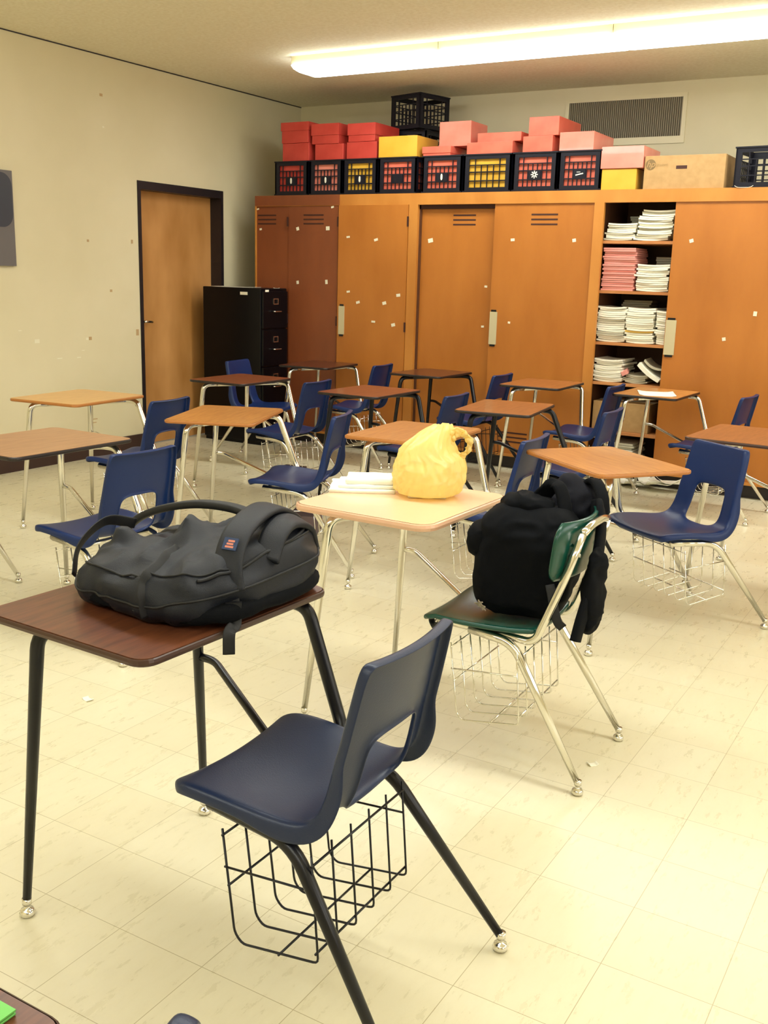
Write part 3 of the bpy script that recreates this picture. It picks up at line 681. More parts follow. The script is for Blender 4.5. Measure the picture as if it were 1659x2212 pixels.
def desk_unit(key, desk, chair, top, edge, metal, shell, label, green=False, chair_only=False, Ab=None):
    """desk=(x,y,deg,W,D) chair=(x,y,deg)"""
    cx_, cy2, cd = chair; th = math.radians(cd)
    t_ = thing('student_desk', label, 'school desk', (cx_, cy2, 0), th, 'combination desks with attached chairs')
    mm = M[metal]
    Rw = Matrix.Translation((cx_, cy2, 0)) @ Matrix.Rotation(th, 4, 'Z')
    Dw = Matrix.Translation((desk[0], desk[1], 0)) @ Matrix.Rotation(math.radians(desk[2]), 4, 'Z')
    T = Rw.inverted() @ Dw
    P = lambda u, v, z: T @ Vector((u, v, z))
    Wd, Dp = desk[3], desk[4]; ZT, TH = .76, .017
    if edge == 'beige': TH = .024
    # desktop: laminate top, band around it, both as real slabs
    rr = .035 if edge != 'beige' else .05
    bm = bmesh.new(); poly_prism(bm, round_rect(-Dp/2+.002, Dp/2-.002, -Wd/2+.002, Wd/2-.002, rr), ZT-TH+.001, ZT)
    bm.transform(T); dk = obj('desktop', bm, W[top], t_)
    bm = bmesh.new()
    outer = round_rect(-Dp/2, Dp/2, -Wd/2, Wd/2, rr+.002)
    e_ = .004 if edge != 'beige' else .010
    prof = [(0, ZT-.0012), (e_*.7, ZT-.003), (e_, ZT-TH/2), (e_*.7, ZT-TH+.002), (0, ZT-TH), (-.008, ZT-TH-.0004)]
    rings = []
    no = len(outer)
    for off, z in prof:
        ring = []
        for i, (a, b) in enumerate(outer):
            pa = Vector(outer[i-1]); pb = Vector(outer[(i+1) % no]); tt = (pb-pa).normalized(); nn = Vector((tt.y, -tt.x))
            ring.append(bm.verts.new((a+nn.x*off, b+nn.y*off, z)))
        rings.append(ring)
    for a, b in zip(rings, rings[1:]):
        for k in range(no): bm.faces.new((a[k], a[(k+1) % no], b[(k+1) % no], b[k]))
    bm.faces.new(rings[-1]); bm.transform(T)
    obj('edge_band', bm, EDGE[edge], dk, smooth=False)
    zt = ZT-TH-.0165
    Af, Bf = (Ab or ((.20, .285), (.20, -.305)))
    At, Bt = (.135, .245), (.135, -.245)
    C0 = (-.15, -.235)
    # near front leg, bending under the top
    dirc = (Vector(C0)-Vector(At)).normalized()
    a_end = Vector(At)+dirc*.10
    bm = bmesh.new(); pts = fillet([P(a_end.x, a_end.y, zt), P(*At, zt), P(*Af, .035)], .055, 7)
    sweep(bm, pts, taper(.0160, .0100, .3), 12); l_ = obj('leg', bm, mm, t_, smooth=True); g = P(*Af, 0); glide(l_, g)
    bm = bmesh.new(); sweep(bm, [P(*Bt, zt+.012), P(*Bt, zt-.03), P(*Bf, .035)], taper(.0160, .0100, .3), 12)
    l_ = obj('leg', bm, mm, t_, smooth=True); glide(l_, P(*Bf, 0))
    bm = bmesh.new()
    sweep(bm, fillet([P(a_end.x, a_end.y, zt), P(*C0, zt), P(C0[0]-.07, C0[1]-.02, zt-.004), Vector((.105, -.262, .452)), Vector((.07, -.235, .408)), Vector((.02, -.17, .400))], [.02, .05, .03, .03], 6), .0160, 12)
    obj('support_tube', bm, mm, t_, smooth=True)
    # brackets holding the top
    bm = bmesh.new()
    for (u, v) in ((.13, .20), (.13, -.21), (-.12, .14), (-.14, -.19)): box(bm, u-.025, u+.025, v-.012, v+.012, ZT-TH-.005, ZT-TH-.0002)
    bm.transform(T); obj('mounting_plates', bm, mm, t_)
    zb = .50; f_ = (zt-.03-zb)/(zt-.03-.035); bp = P(Bt[0]+(Bf[0]-Bt[0])*f_, Bt[1]+(Bf[1]-Bt[1])*f_, zb)
    q1 = Vector((bp.x-.055, bp.y, zb+.0))
    bm = bmesh.new(); sweep(bm, fillet([bp, q1, Vector((.13, -.08, .405)), Vector((.09, -.02, .402))], .04, 5), .0105, 10)
    obj('brace', bm, mm, t_, smooth=True)
    # chair
    if not green:
        make_shell(t_, M[shell])
        for s in (1, -1):
            bm = bmesh.new()
            sweep(bm, fillet([(.15, s*.165, .415), (-.075, s*.188, .405), (-.35, s*.25, .035)], .06, 7), taper(.0150, .0098, .45), 12)
            l_ = obj('chair_leg', bm, mm, t_, smooth=True); glide(l_, (-.35, s*.25))
        bm = bmesh.new()
        for u in (.14, -.04): sweep(bm, [(u, .172, .408), (u, -.172, .408)], .009, 8)
        obj('seat_frame', bm, mm, t_, smooth=True)
    make_basket(t_, mm if metal == 'blackmetal' else M['chrome'])
    return t_

FIT = {'D1': (-1.560, 1.665, 177.5, .605, .50, -1.127, 1.655, 180.5), 'D2': (-1.653, 2.943, 178.629, .575, .513, -1.242, 2.899, 181.917), 'D3': (-3.497, 2.966, 179.022, .647, .517, -3.051, 2.94, 176.357),
 'D4': (-4.552, 4.186, 184.991, .598, .499, -4.088, 4.194, 185.181), 'D5': (-3.444, 4.184, 202.132, .638, .464, -3.043, 4.301, 198.004), 'D6': (-4.533, 5.67, 180.736, .582, .472, -4.057, 5.593, 183.512),
 'D7': (-4.824, 7.069, 185.777, .583, .455, -4.403, 7.015, 184.973), 'D8': (-3.468, 5.675, 179.116, .58, .453, -3.004, 5.565, 182.561), 'D9': (-3.795, 7.14, 179.643, .578, .449, -3.35, 7.023, 180.334),
 'D10': (-2.431, 5.53, 188.133, .622, .446, -1.999, 5.522, 182.216), 'D11': (-2.368, 4.308, 183.762, .616, .464, -1.954, 4.282, 183.031), 'D12': (-2.804, 7.013, 181.854, .594, .451, -2.43, 6.892, 179.897),
 'D13': (-1.356, 4.161, -128.114, .61, .45, -1.116, 4.469, -125.421), 'D14': (-1.957, 7.017, 178.434, .595, .44, -1.534, 6.902, 175.103), 'D15': (-.971, 5.361, 176.428, .628, .54, -.477, 5.24, 176.428)}
SPEC = {
 'D1': ('walnut', 'brown', 'blackmetal', 'navyp', 'nearest walnut desk on black legs with a slate-navy chair, holding the charcoal backpack'),
 'D2': ('beige', 'beige', 'chrome', 'greenp', 'beige desk with a separate green seat and backrest, holding the yellow bag'),
 'D3': ('greywalnut', 'dark', 'chrome', 'bluep', 'faded brown desk with dark edge cut by the left picture edge, behind the backpack'),
 'D4': ('lightoak', 'oak', 'chrome', 'bluep', 'pale oak desk against the bare left wall, left of the wooden door'),
 'D5': ('oak', 'oak', 'chrome', 'bluep', 'honey oak desk turned slightly askew, its blue chair just behind the beige desk'),
 'D6': ('redwalnut', 'dark', 'chrome', 'bluep', 'reddish walnut desk on chrome legs in front of the door and file cabinet'),
 'D7': ('darkwalnut', 'dark', 'chrome', 'bluep', 'dark walnut desk on chrome legs beside the black file cabinet'),
 'D8': ('redwalnut', 'dark', 'blackmetal', 'bluep', 'reddish brown desk on black legs in the middle row, nearest the honey oak ones'),
 'D9': ('darkwalnut', 'dark', 'blackmetal', 'bluep', 'dark desk on black legs right against the left cabinet doors'),
 'D10': ('midoak', 'dark', 'blackmetal', 'bluep', 'orange-brown desk on black legs behind the yellow plastic bag, to its right'),
 'D11': ('oak', 'oak', 'chrome', 'bluep', 'honey oak desk directly behind the yellow plastic bag'),
 'D12': ('midoak', 'dark', 'chrome', 'bluep', 'orange oak desk on chrome legs close before the middle cabinet, left of the open shelves'),
 'D13': ('oak', 'oak', 'chrome', 'bluep', 'oak desk turned diagonally with its blue chair facing the camera, on the right'),
 'D14': ('oak', 'dark', 'chrome', 'bluep', 'oak desk with a white sheet on it, standing before the open shelves'),
 'D15': ('midoak', 'brown', 'chrome', 'bluep', 'brown desk cut by the right picture edge, behind the diagonal blue chair'),
}
UNIT = {}
for k, v in FIT.items():
    sp = SPEC[k]
    Ab = ((.205, .263), (.19, -.325)) if k == 'D1' else None
    UNIT[k] = desk_unit(k, v[:5], v[5:8], sp[0], sp[1], sp[2], sp[3], sp[4], green=(k == 'D2'), Ab=Ab)

# green chair parts of the beige desk: flat scooped seat, bent backrest on chrome tubes
g = UNIT['D2']
def panel_grid(fn, nu, nv, th, name, m, parent):
    bm = bmesh.new(); G = [[bm.verts.new(fn(i/nu, j/nv)) for j in range(nv+1)] for i in range(nu+1)]
    for i in range(nu):
        for j in range(nv): bm.faces.new((G[i][j], G[i+1][j], G[i+1][j+1], G[i][j+1]))
    o_ = obj(name, bm, m, parent, smooth=True)
    s = o_.modifiers.new('solid', 'SOLIDIFY'); s.thickness = th; s.offset = 0
    s = o_.modifiers.new('bev', 'BEVEL'); s.width = th*.45; s.segments = 3; s.limit_method = 'ANGLE'; s.angle_limit = 1.0
    return o_
def seatf(a, b):
    u = .205-.375*a; v = (b-.5)*2; hw = .205-.018*a
    sq = 1-.09*abs(2*a-1)**6
    z = .452+.012*v*v-.014*math.sin(PI*a)*(1-v*v*.5)
    if a < .12: z -= (.12-a)*.14
    return Vector((u*(1-.04*abs(v)**6), v*hw*sq, z))
panel_grid(seatf, 16, 16, .016, 'seat', M['greenp'], g)
def backf(a, b):
    z = .628+.180*a; v = (b-.5)*2; s = 1-.22*abs(2*a-1)**5
    lean = -.256-.10*(z-.7)
    return Vector((lean+.042*v*v, v*.200*s, z))
panel_grid(backf, 10, 20, .014, 'backrest', M['greenp'], g)
bm = bmesh.new()
for s in (1, -1):
    sweep(bm, fillet([(-.02, s*.150, .432), (-.150, s*.165, .428), (-.175, s*.168, .445), (-.252, s*.150, .66), (-.280, s*.120, .775)], [.02, .03, .04], 6), .0125, 12)
sweep(bm, fillet([(-.280, .120, .775), (-.284, .06, .79), (-.284, -.06, .79), (-.280, -.120, .775)], .03, 4), .0125, 12)
obj('back_frame', bm, M['chrome'], g, smooth=True)
bm = bmesh.new()
for s in (1, -1): sweep(bm, [(.17, s*.135, .432), (-.06, s*.150, .428)], .0125, 10)
for u in (.15, -.05): sweep(bm, [(u, .14, .430), (u, -.14, .430)], .009, 8)
obj('seat_frame', bm, M['chrome'], g, smooth=True)
for s in (1, -1):
    bm = bmesh.new(); sweep(bm, fillet([(.05, s*.155, .428), (-.105, s*.178, .418), (-.35, s*.215, .035)], .05, 7), taper(.0145, .0098, .45), 12)
    l_ = obj('chair_leg', bm, M['chrome'], g, smooth=True); glide(l_, (-.35, s*.215))
bm = bmesh.new(); backy = lambda v: -.256-.10*.02+.042*(v/.2)**2-.012
for v in (-.12, -.09, .09, .12):
    for z in (.70, .735): sweep(bm, [(backy(v), v, z), (backy(v)-.006, v, z)], .006, 10)
obj('rivets', bm, M['chrome'], g, smooth=True)

# loose chair facing the other way, and neighbours that only reach into the picture
def lone_chair(x, y, deg, metal, shell, label):
    t_ = thing('school_chair', label, 'chair', (x, y, 0), math.radians(deg)); make_shell(t_, M[shell]); mm = M[metal]
    for s in (1, -1):
        for (u1, u2) in ((-.075, -.33), (.12, .21)):
            bm = bmesh.new(); sweep(bm, fillet([(.02, s*.168, .415), (u1, s*.188, .408), (u2, s*.235, .035)], .05, 6), taper(.0135, .009, .45), 12)
            l_ = obj('leg', bm, mm, t_, smooth=True); glide(l_, (u2, s*.235))
    bm = bmesh.new()
    for u in (.10, -.04): sweep(bm, [(u, .172, .410), (u, -.172, .410)], .009, 8)
    obj('seat_frame', bm, mm, t_, smooth=True); return t_
lone_chair(-4.99, 6.50, 8, 'chrome', 'bluep', 'blue chair facing right before the black file cabinet, behind the reddish walnut desk')
desk_unit('D16', (-.93, .297, 180, .60, .48), (-.80, .475, 180), 'walnut', 'brown', 'blackmetal', 'navyp', 'desk at the bottom left, only its corner with a green folder and chair top visible')
desk_unit('D17', (-4.70, 2.95, 180, .61, .47), (-4.25, 2.91, 180), 'midoak', 'dark', 'chrome', 'bluep', 'desk beyond the left picture edge, of which only one rear chrome chair leg shows')
t = thing('folder', 'green folder on the desk in the bottom left corner', 'folder', (-1.02, .40, .7605), 0)
bevel(obj('cover', NB(-.14, .265, -.16, .179, 0, .003), M['green'], t), .001); obj('inner_sheets', NB(-.13, .215, -.15, .150, .003, .0045), M['white'], t); obj('front_cover', NB(-.14, .265, -.16, .179, .0045, .0065), M['green'], t)

# ------------------------------------------------------------------ soft things
def spow(v, e): return math.copysign(abs(v)**e, v)
class Blob:
    """soft body: superellipsoid with its own bumps and folds; P(theta, phi, lift)"""
    def __init__(s, c, ax, e1, e2, yaw=0, low=None, wr=.012, wf=7., seed=0, fn=None, bumps=(), floor=None):
        s.c = Vector(c); s.ax = ax; s.e1 = e1; s.e2 = e2; s.R = Matrix.Rotation(yaw, 3, 'Z'); s.low = low or ax[2]; s.wr = wr; s.wf = wf; s.seed = seed; s.fn = fn; s.bumps = bumps; s.floor = floor
    def P(s, th, ph, lift=0.):
        cp, sp = spow(math.cos(ph), s.e1), spow(math.sin(ph), s.e1)
        x = spow(math.cos(th), s.e2)*cp; y = spow(math.sin(th), s.e2)*cp
        p = Vector((x*s.ax[0], y*s.ax[1], sp*(s.ax[2] if sp > 0 else s.low)))
        if s.fn: p = s.fn(p)
        nrm = Vector((x/s.ax[0], y/s.ax[1], sp/s.ax[2]+1e-6)).normalized()
        for (bx, by, r, h_) in s.bumps:
            d = ((p.x-bx)**2+(p.y-by)**2)/(r*r)
            if p.z > 0: p.z += h_*math.exp(-d)*min(1, p.z/(.5*s.ax[2]))
        n = noise.noise(Vector((p.x*s.wf, p.y*s.wf, p.z*s.wf+s.seed))); n2 = noise.noise(Vector((p.x*s.wf*2.3+9, p.y*s.wf*1.1, p.z*s.wf*2.9+s.seed)))
        w_ = s.wr*(n*1.3+(.8-2.2*abs(n2))*.6)
        p += nrm*(w_+lift)
        q_ = s.R @ p + s.c
        if s.floor is not None and q_.z < s.floor: q_.z = s.floor+.0005
        return q_
    def mesh(s, name, m, parent, nt=110, npz=56):
        bm = bmesh.new(); rows = []
        for j in range(1, npz):
            ph = -PI/2+PI*j/npz; rows.append([bm.verts.new(s.P(2*PI*i/nt, ph)) for i in range(nt)])
        a = bm.verts.new(s.P(0, -PI/2)); b = bm.verts.new(s.P(0, PI/2))
        for r0, r1 in zip(rows, rows[1:]):
            for i in range(nt): bm.faces.new((r0[i], r0[(i+1) % nt], r1[(i+1) % nt], r1[i]))
        for i in range(nt): bm.faces.new((a, rows[0][(i+1) % nt], rows[0][i])); bm.faces.new((b, rows[-1][i], rows[-1][(i+1) % nt]))
        return obj(name, bm, m, parent, smooth=True)
    def line(s, pts, lift=.0, n=40):
        out = []; m_ = len(pts)-1
        for k in range(n+1):
            f = k/n*m_; i = min(int(f), m_-1); t_ = f-i; t_ = t_*t_*(3-2*t_) if m_ > 1 and False else t_
            out.append(s.P(math.radians(pts[i][0]*(1-t_)+pts[i+1][0]*t_), math.radians(pts[i][1]*(1-t_)+pts[i+1][1]*t_), lift))
        return out
def ribbon(name, pts, half_w, half_t, m, parent, upv=None, closed=False, seg=12):
    bm = bmesh.new(); sweep(bm, pts, 1.0, seg, flat=(half_w, half_t), upv=upv); return obj(name, bm, m, parent, smooth=True)
def smoothline(pts, n=12):
    """Catmull-Rom"""
    P_ = [Vector(p) for p in pts]; P_ = [P_[0]*2-P_[1]]+P_+[P_[-1]*2-P_[-2]]; out = []
    for i in range(1, len(P_)-2):
        for k in range(n):
            t_ = k/n; a, b, c, d = P_[i-1:i+3]
            out.append(.5*((2*b)+(c-a)*t_+(2*a-5*b+4*c-d)*t_*t_+(3*b-a-3*c+d)*t_**3))
    out.append(P_[-2]); return out

# --- charcoal backpack lying on the nearest desk
ZD = .7605
bp_ = thing('backpack', 'charcoal backpack with padded straps lying on the nearest desk', 'backpack', (0, 0, 0))
def bfn(p):
    k = max(0., min(1., .5+p.x/.52+p.y/1.0))
    if p.z > 0: p.z *= .40+.76*k
    s_ = 1-.10*max(0, -p.x/.24)                 # narrower at the left end
    p.y *= s_
    return p
B1 = Blob((-1.535, 1.762, ZD+.055), (.238, .256, .115), .72, .62, 0, .055, .019, 7., 3., bfn, ((-.160, -.10, .042, .050), (.010, -.035, .040, .056), (-.06, .04, .07, -.030), (-.10, .12, .08, -.02), (.01, -.20, .035, -.02)), ZD)
B1.mesh('main_body', M['bag'], bp_)
for i, (pl, r) in enumerate((([(-170, 2), (-130, -6), (-95, -4), (-60, 2), (-20, 6), (30, 8), (80, 8)], .0032), ([(-165, 34), (-130, 26), (-95, 30), (-60, 26), (-20, 30), (30, 30)], .0028))):
    bm = bmesh.new(); sweep(bm, B1.line(pl, .001, 90), r, 6); obj('seam', bm, M['bagdark'], bp_, smooth=True)
# bottom panel, darker, bulging out below the seam
B1b = Blob((-1.515, 1.755, ZD+.030), (.232, .250, .030), .6, .62, 0, .030, .006, 9., 5., None, (), ZD)
B1b.mesh('base_panel', M['blackcloth'], bp_, 96, 24)
# compression strap from the middle peak down the near side
ribbon('compression_strap', B1.line([(-78, 70), (-80, 40), (-82, 15), (-80, -12)], .002, 30), .012, .0016, M['bagdark'], bp_)
# front pocket zipper
bm = bmesh.new(); sweep(bm, B1.line([(-50, 20), (-25, 26), (0, 30), (25, 34)], .0025, 40), .004, 6); obj('zipper', bm, M['bagdark'], bp_, smooth=True)
# padded shoulder strap, over the right end and down the near side
sp = smoothline([(-1.435, 1.99, .86), (-1.415, 1.95, .925), (-1.40, 1.86, .963), (-1.385, 1.775, .962), (-1.365, 1.69, .938), (-1.345, 1.635, .885), (-1.325, 1.62, .83)], 10)
ribbon('shoulder_strap', sp, .034, .0085, M['bag'], bp_, upv=[Vector((.15, -1.2*(1-i/len(sp))*0-.9*(i/len(sp))**1.5, 1-.8*(i/len(sp))**2)) for i in range(len(sp))])
sp2 = smoothline([(-1.375, 1.985, .85), (-1.355, 1.93, .915), (-1.345, 1.85, .940), (-1.33, 1.78, .925), (-1.315, 1.73, .88)], 10)
ribbon('shoulder_strap', sp2, .030, .0085, M['bag'], bp_, upv=Vector((.35, 0, 1)))
ribbon('strap_webbing', smoothline([(-1.325, 1.622, .84), (-1.310, 1.615, .79), (-1.302, 1.605, .768), (-1.296, 1.585, .7655), (-1.290, 1.57, .757), (-1.2885, 1.567, .715)], 8), .013, .0015, M['bagdark'], bp_, upv=Vector((1, -1, .6)))
obj('buckle', NB(-.017, .017, -.006, .006, -.014, .014, M=Matrix.Translation((-1.312, 1.612, .800)) @ Matrix.Rotation(.6, 4, 'Z')), M['bagdark'], bp_)
# logo patch on the strap
Mp = Matrix.Translation((-1.354, 1.655, .9255)) @ Matrix.Rotation(.15, 4, 'Z') @ Matrix.Rotation(.95, 4, 'X')
pt_ = obj('logo_patch', NB(-.017, .017, -.014, .014, 0, .0025, M=Mp), M['patchblue'], bp_)
bm = bmesh.new()
for k in range(3): box(bm, -.010+.002*k, .010-.002*(k % 2), -.0095+.0068*k, -.005+.0068*k, .0024, .0031, M=Mp)
obj('logo_print', bm, M['patchpink'], pt_)
# long black haul loop arching behind the bag
sp = smoothline([(-1.80, 1.79, .80), (-1.86, 1.845, .828), (-1.835, 1.865, .868), (-1.76, 1.87, .905), (-1.64, 1.87, .936), (-1.53, 1.87, .943), (-1.46, 1.865, .932), (-1.42, 1.86, .90)], 10)
ribbon('haul_loop', sp, .016, .010, M['bagdark'], bp_, upv=Vector((0, 0, 1)), seg=12)
sp = smoothline([(-1.745, 1.62, .80), (-1.765, 1.66, .862), (-1.78, 1.76, .90), (-1.75, 1.83, .885)], 8)
ribbon('loose_strap', [p+Vector((-.035, -.02, -.008)) for p in sp], .014, .002, M['bagdark'], bp_, upv=Vector((-1, -.3, .3)))

# --- yellow plastic bag on the beige desk
yb = thing('plastic_bag', 'crumpled translucent yellow plastic bag with a handle loop, on the beige desk', 'plastic bag', (0, 0, 0))
def yshape(z):   # z above desk: (radius x, radius y, centre shift along image right)
    K = [(0, .085, .08, 0), (.02, .115, .105, -.002), (.06, .128, .12, .005), (.10, .128, .115, .003), (.135, .115, .10, .005), (.155, .098, .085, -.006), (.18, .082, .07, -.004), (.21, .066, .05, .012), (.235, .050, .03, .03), (.250, .034, .010, .040)]
    for a, b in zip(K, K[1:]):
        if a[0] <= z <= b[0]:
            t_ = (z-a[0])/(b[0]-a[0]); return [a[i]*(1-t_)+b[i]*t_ for i in (1, 2, 3)]
    return K[-1][1:]
bm = bmesh.new(); nt, nz = 150, 80; rows = []
rgt = Vector((.859, .512, 0)); bk = Vector((-.512, .859, 0)); yc = Vector((-1.608, 3.035, ZD))
for j in range(nz+1):
    z = .250*j/nz; rx, ry, sh = yshape(z); row_ = []
    for i in range(nt):
        a = 2*PI*i/nt; ca, sa = math.cos(a), math.sin(a)
        f1 = noise.noise(Vector((ca*2.2, sa*2.2, z*9+1))); f2 = noise.noise(Vector((ca*5+z*14, sa*5, z*16+7)))
        f3 = abs(noise.noise(Vector((ca*4-z*22, sa*4+z*8, z*12+20))))
        k = 1+.12*f1+.07*(.3-abs(f2))*1.6-.07*f3
        k *= min(1, .6+z*30) if z < .015 else 1
        p = yc+rgt*(rx*ca*k+sh)+bk*(ry*sa*k)+Vector((0, 0, z*(1+.03*f1)+(.006*f2 if z > .02 else 0)))
        p.z = max(p.z, ZD+.0006)
        row_.append(bm.verts.new(p))
    rows.append(row_)
for r0, r1 in zip(rows, rows[1:]):
    for i in range(nt): bm.faces.new((r0[i], r0[(i+1) % nt], r1[(i+1) % nt], r1[i]))
bm.faces.new(rows[0][::-1]); bm.faces.new(rows[-1])
obj('film', bm, M['ybag'], yb, smooth=True)
# the handle: a wide gathered film loop with an open hole
bm = bmesh.new(); hc = yc+rgt*.100+bk*-.01+Vector((0, 0, .186)); nt, nr = 64, 10; rings = []
for i in range(nt):
    a = 2*PI*i/nt; d = rgt*math.cos(a)+Vector((0, 0, 1))*math.sin(a)
    rin = .024*(1+.12*math.cos(a+.9)) ; rout = .050+.012*math.cos(a-2.6)+.008*math.cos(a-4.9)+.004*noise.noise(Vector((a*2, 3, 1)))
    if math.cos(a) > .2: rout = .043+.005*noise.noise(Vector((a*3, 1, 1)))
    ring = []
    for k in range(nr+1):
        r_ = rin+(rout-rin)*k/nr; wob = .010*noise.noise(Vector((a*2.5, k*.35, 4)))+.006*math.sin(a*9+k*.4)
        ring.append(bm.verts.new(hc+Vector((d.x*r_, d.y*r_, d.z*r_*1.15))+bk*wob))
    rings.append(ring)
for i in range(nt):
    a, b = rings[i], rings[(i+1) % nt]
    for k in range(nr): bm.faces.new((a[k], b[k], b[k+1], a[k+1]))
h_ = obj('handle', bm, M['ybag'], yb, smooth=True); s_ = h_.modifiers.new('s', 'SOLIDIFY'); s_.thickness = .006
# contents glimpsed inside
obj('contents', NB(-.07, .06, -.045, .05, .001, .10, M=Matrix.Translation(yc) @ Matrix.Rotation(.5, 4, 'Z')), M['white'], yb)

# --- folded white cloth beside it
cl = thing('folded_cloth', 'folded white cloth on the beige desk, left of the yellow bag', 'cloth', (-1.835, 3.02, ZD), .52)
def fold(z0, th, L0, L1, W0, sag, seed, name):
    prof = []
    for k in range(9): a = PI/2+PI*k/8; prof.append((L0+th*math.cos(a), z0+th+th*math.sin(a)))
    prof.append((L1, z0)); prof.append((L1, z0+2*th)); n = len(prof)
    pr = [(L1, z0+2*th)]+[(L0+(L1-L0)*k/8, z0+2*th) for k in range(7, 0, -1)]+prof[:9]+[(L0+(L1-L0)*k/8, z0) for k in range(1, 9)]
    bm = bmesh.new(); m_ = 14; R_ = []
    for j in range(m_+1):
        y = (j/m_-.5)*W0; R_.append([bm.verts.new((x+.010*noise.noise(Vector((y*12, seed, 0))), y+.5*x*0, z+max(0, .008*noise.noise(Vector((x*14, y*14, seed)))) if z > z0 else z)) for x, z in pr])
    for a, b in zip(R_, R_[1:]):
        for k in range(len(pr)-1): bm.faces.new((a[k], a[k+1], b[k+1], b[k]))
        bm.faces.new((a[-1], a[0], b[0], b[-1]))
    bm.faces.new(R_[0]); bm.faces.new(R_[-1][::-1]); return obj(name, bm, M['cloth'], cl, smooth=True)
fold(0, .006, -.135, .09, .19, 0, 1, 'lower_fold'); fold(.0135, .0055, -.105, .09, .15, 0, 2, 'middle_fold'); fold(.026, .009, -.075, .09, .13, 0, 3, 'upper_fold')

# --- black backpack on the green seat
kb = thing('backpack', 'black backpack with small printed logo standing on the green chair seat', 'backpack', (0, 0, 0))
def kfn(p):
    t_ = (p.z+.16)/.34
    p.x += .02*max(0, t_)           # leans back against the chair back
    if t_ > .5: p.x *= 1-.12*(t_-.5); p.y *= 1-.25*(t_-.5)
    return p
K1 = Blob((-1.190, 2.915, .645), (.160, .125, .160), .50, .58, .15, .180, .012, 8., 11., kfn, (), .468)
K1.mesh('main_body', M['blackcloth'], kb)
K2 = Blob((-1.300, 2.88, .700), (.062, .075, .045), .6, .7, .15, .07, .008, 10., 4., None, ())
K2.mesh('front_pocket', M['blackcloth'], kb, 72, 36)
K3 = Blob((-1.20, 2.945, .785), (.088, .070, .052), .7, .8, .2, .08, .010, 12., 8., None, ())
K3.mesh('top_flap', M['blackcloth'], kb, 72, 36)
ribbon('haul_strap', smoothline([(-1.20, 2.98, .79), (-1.165, 2.985, .835), (-1.125, 2.98, .872), (-1.095, 2.97, .84), (-1.07, 2.95, .76), (-1.05, 2.93, .68)], 8), .028, .008, M['blackcloth'], kb, upv=Vector((.6, -.2, .5)))
ribbon('strap', smoothline([(-1.055, 2.80, .60), (-1.02, 2.785, .50), (-1.0, 2.79, .475)], 8), .014, .002, M['bagdark'], kb, upv=Vector((.4, -1, 0)))
bm = bmesh.new(); th0, ph0 = math.radians(-128), math.radians(-42)
lp = K1.P(th0, ph0, .002); ta = (K1.P(th0+.08, ph0, .002)-lp).normalized(); tb = (K1.P(th0, ph0+.08, .002)-lp); tb = (tb-ta*tb.dot(ta)).normalized(); nn = ta.cross(tb)
for (a, b, l_, ang) in ((0, 0, .026, .1), (0, .008, .020, .5), (.002, -.008, .022, -.2), (-.006, .004, .016, 1.2), (.010, .004, .014, -.9), (.004, .0, .018, 1.9)):
    Mm = Matrix((ta, tb, nn)).transposed().to_4x4(); Mm.translation = lp+ta*a+tb*b+nn*.002
    box(bm, -l_, l_, -.0022, .0022, -.0012, .0012, M=Mm @ Matrix.Rotation(ang, 4, 'Z'))
obj('logo_print', bm, M['logo'], kb)

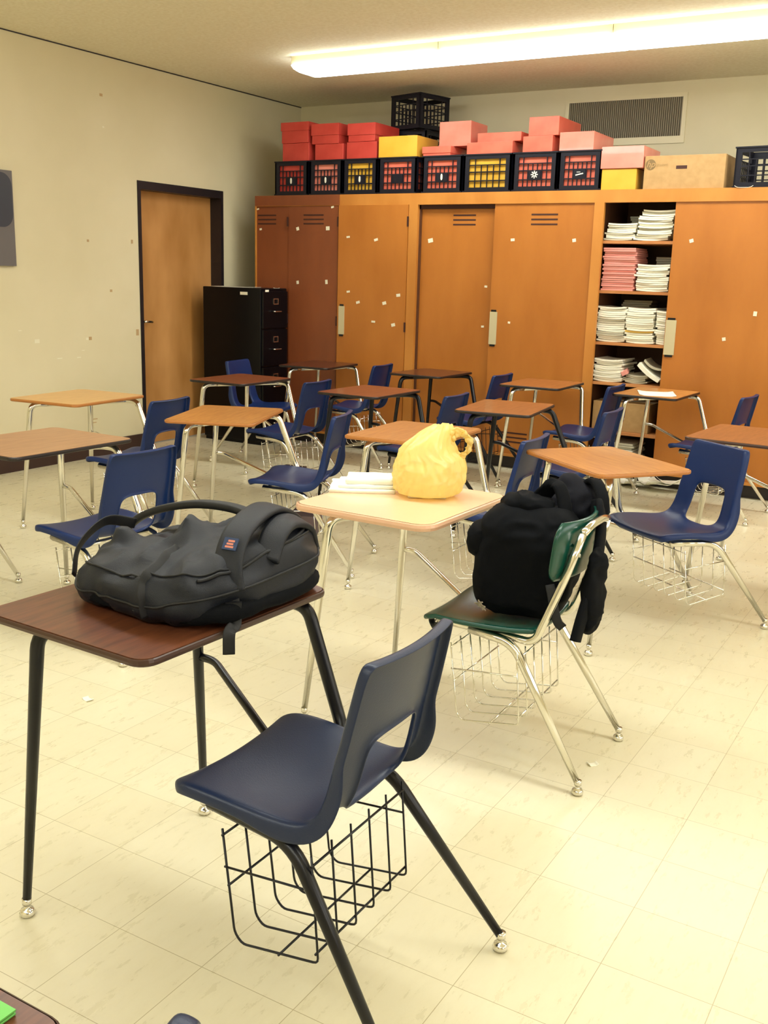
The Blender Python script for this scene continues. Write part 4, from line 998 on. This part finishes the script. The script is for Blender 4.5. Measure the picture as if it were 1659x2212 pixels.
# --- dark grey jacket over the far corner of the green backrest, tails hanging behind
jk = thing('jacket', 'dark grey and black jacket hung over the back of the green chair', 'jacket', (0, 0, 0))
J1 = Blob((-1.105, 3.13, .765), (.105, .085, .095), .8, .8, .3, .13, .013, 10., 21., None, ((-.03, .0, .04, .02),))
J1.mesh('body', M['greycloth'], jk, 84, 42)
J2 = Blob((-.940, 2.87, .60), (.022, .050, .12), .7, .8, -.1, .15, .010, 14., 31., None, ())
J2.mesh('hanging_tail', M['blackcloth'], jk, 60, 40)
ribbon('sleeve', smoothline([(-1.03, 3.08, .79), (-.985, 3.02, .80), (-.955, 2.94, .72), (-.945, 2.86, .60), (-.950, 2.80, .50), (-.955, 2.78, .445)], 8), .030, .012, M['blackcloth'], jk, upv=Vector((1, 0, .1)))
ribbon('sleeve', smoothline([(-1.10, 3.14, .83), (-1.05, 3.12, .87), (-1.0, 3.07, .83), (-.99, 3.04, .76)], 8), .022, .010, M['blackcloth'], jk, upv=Vector((.3, 0, 1)))
# black knob-like end of a strap hanging under the front of the green seat
st = thing('strap_roll', 'black strap end poking out under the front edge of the green seat', 'strap', (0, 0, 0))
ribbon('webbing', smoothline([(-1.40, 2.80, .438), (-1.435, 2.79, .435), (-1.446, 2.785, .418), (-1.435, 2.785, .403), (-1.41, 2.79, .408)], 8), .018, .003, M['bagdark'], st, upv=Vector((-1, 0, .2)))

# --- small things
sheet('paper', (-1.935, 6.925, .7605), .24, .29, .35, 'white sheet of paper on the oak desk before the open shelves', 'paper', curl=.012, th=.004)
for (x, y, s_, lab) in ((-2.589, 2.367, .035, 'white paper scrap on the floor left of the nearest desk legs'), (-.91, 2.906, .03, 'crumb of white paper on the floor right of the green chair legs'),
        (-3.85, 4.65, .05, 'white paper scrap on the floor between the blue chairs on the left')):
    sheet('paper_scrap', (x, y, .0005), s_, s_*.7, random.random()*3, lab, 'paper scrap', curl=.01)
# books left in wire baskets
def book_in(unit, du, dv, dims, m, label, ang=.1):
    Rw = Matrix.Translation(unit.location) @ Matrix.Rotation(unit.rotation_euler.z, 4, 'Z')
    p = Rw @ Vector((du, dv, .171))
    o_ = obj('book', booklet_mesh(dims[0], dims[1], dims[2], .0), M[m]); o_.location = p; o_.rotation_euler = (0, 0, unit.rotation_euler.z+ang); bevel(o_, .002); tag(o_, label, 'book')
M['mauve'] = mat('mauve_cover', lin(96, 78, 84), .5); M['darkbrown'] = mat('dark_brown_cover', lin(70, 44, 38), .5)
book_in(UNIT['D5'], -.03, -.07, (.15, .20, .10), 'mauve', 'thick mauve-grey book in the wire basket of the slightly askew oak desk')
book_in(UNIT['D6'], -.03, -.05, (.16, .20, .03), 'darkbrown', 'dark brown book in the wire basket of the reddish walnut desk')
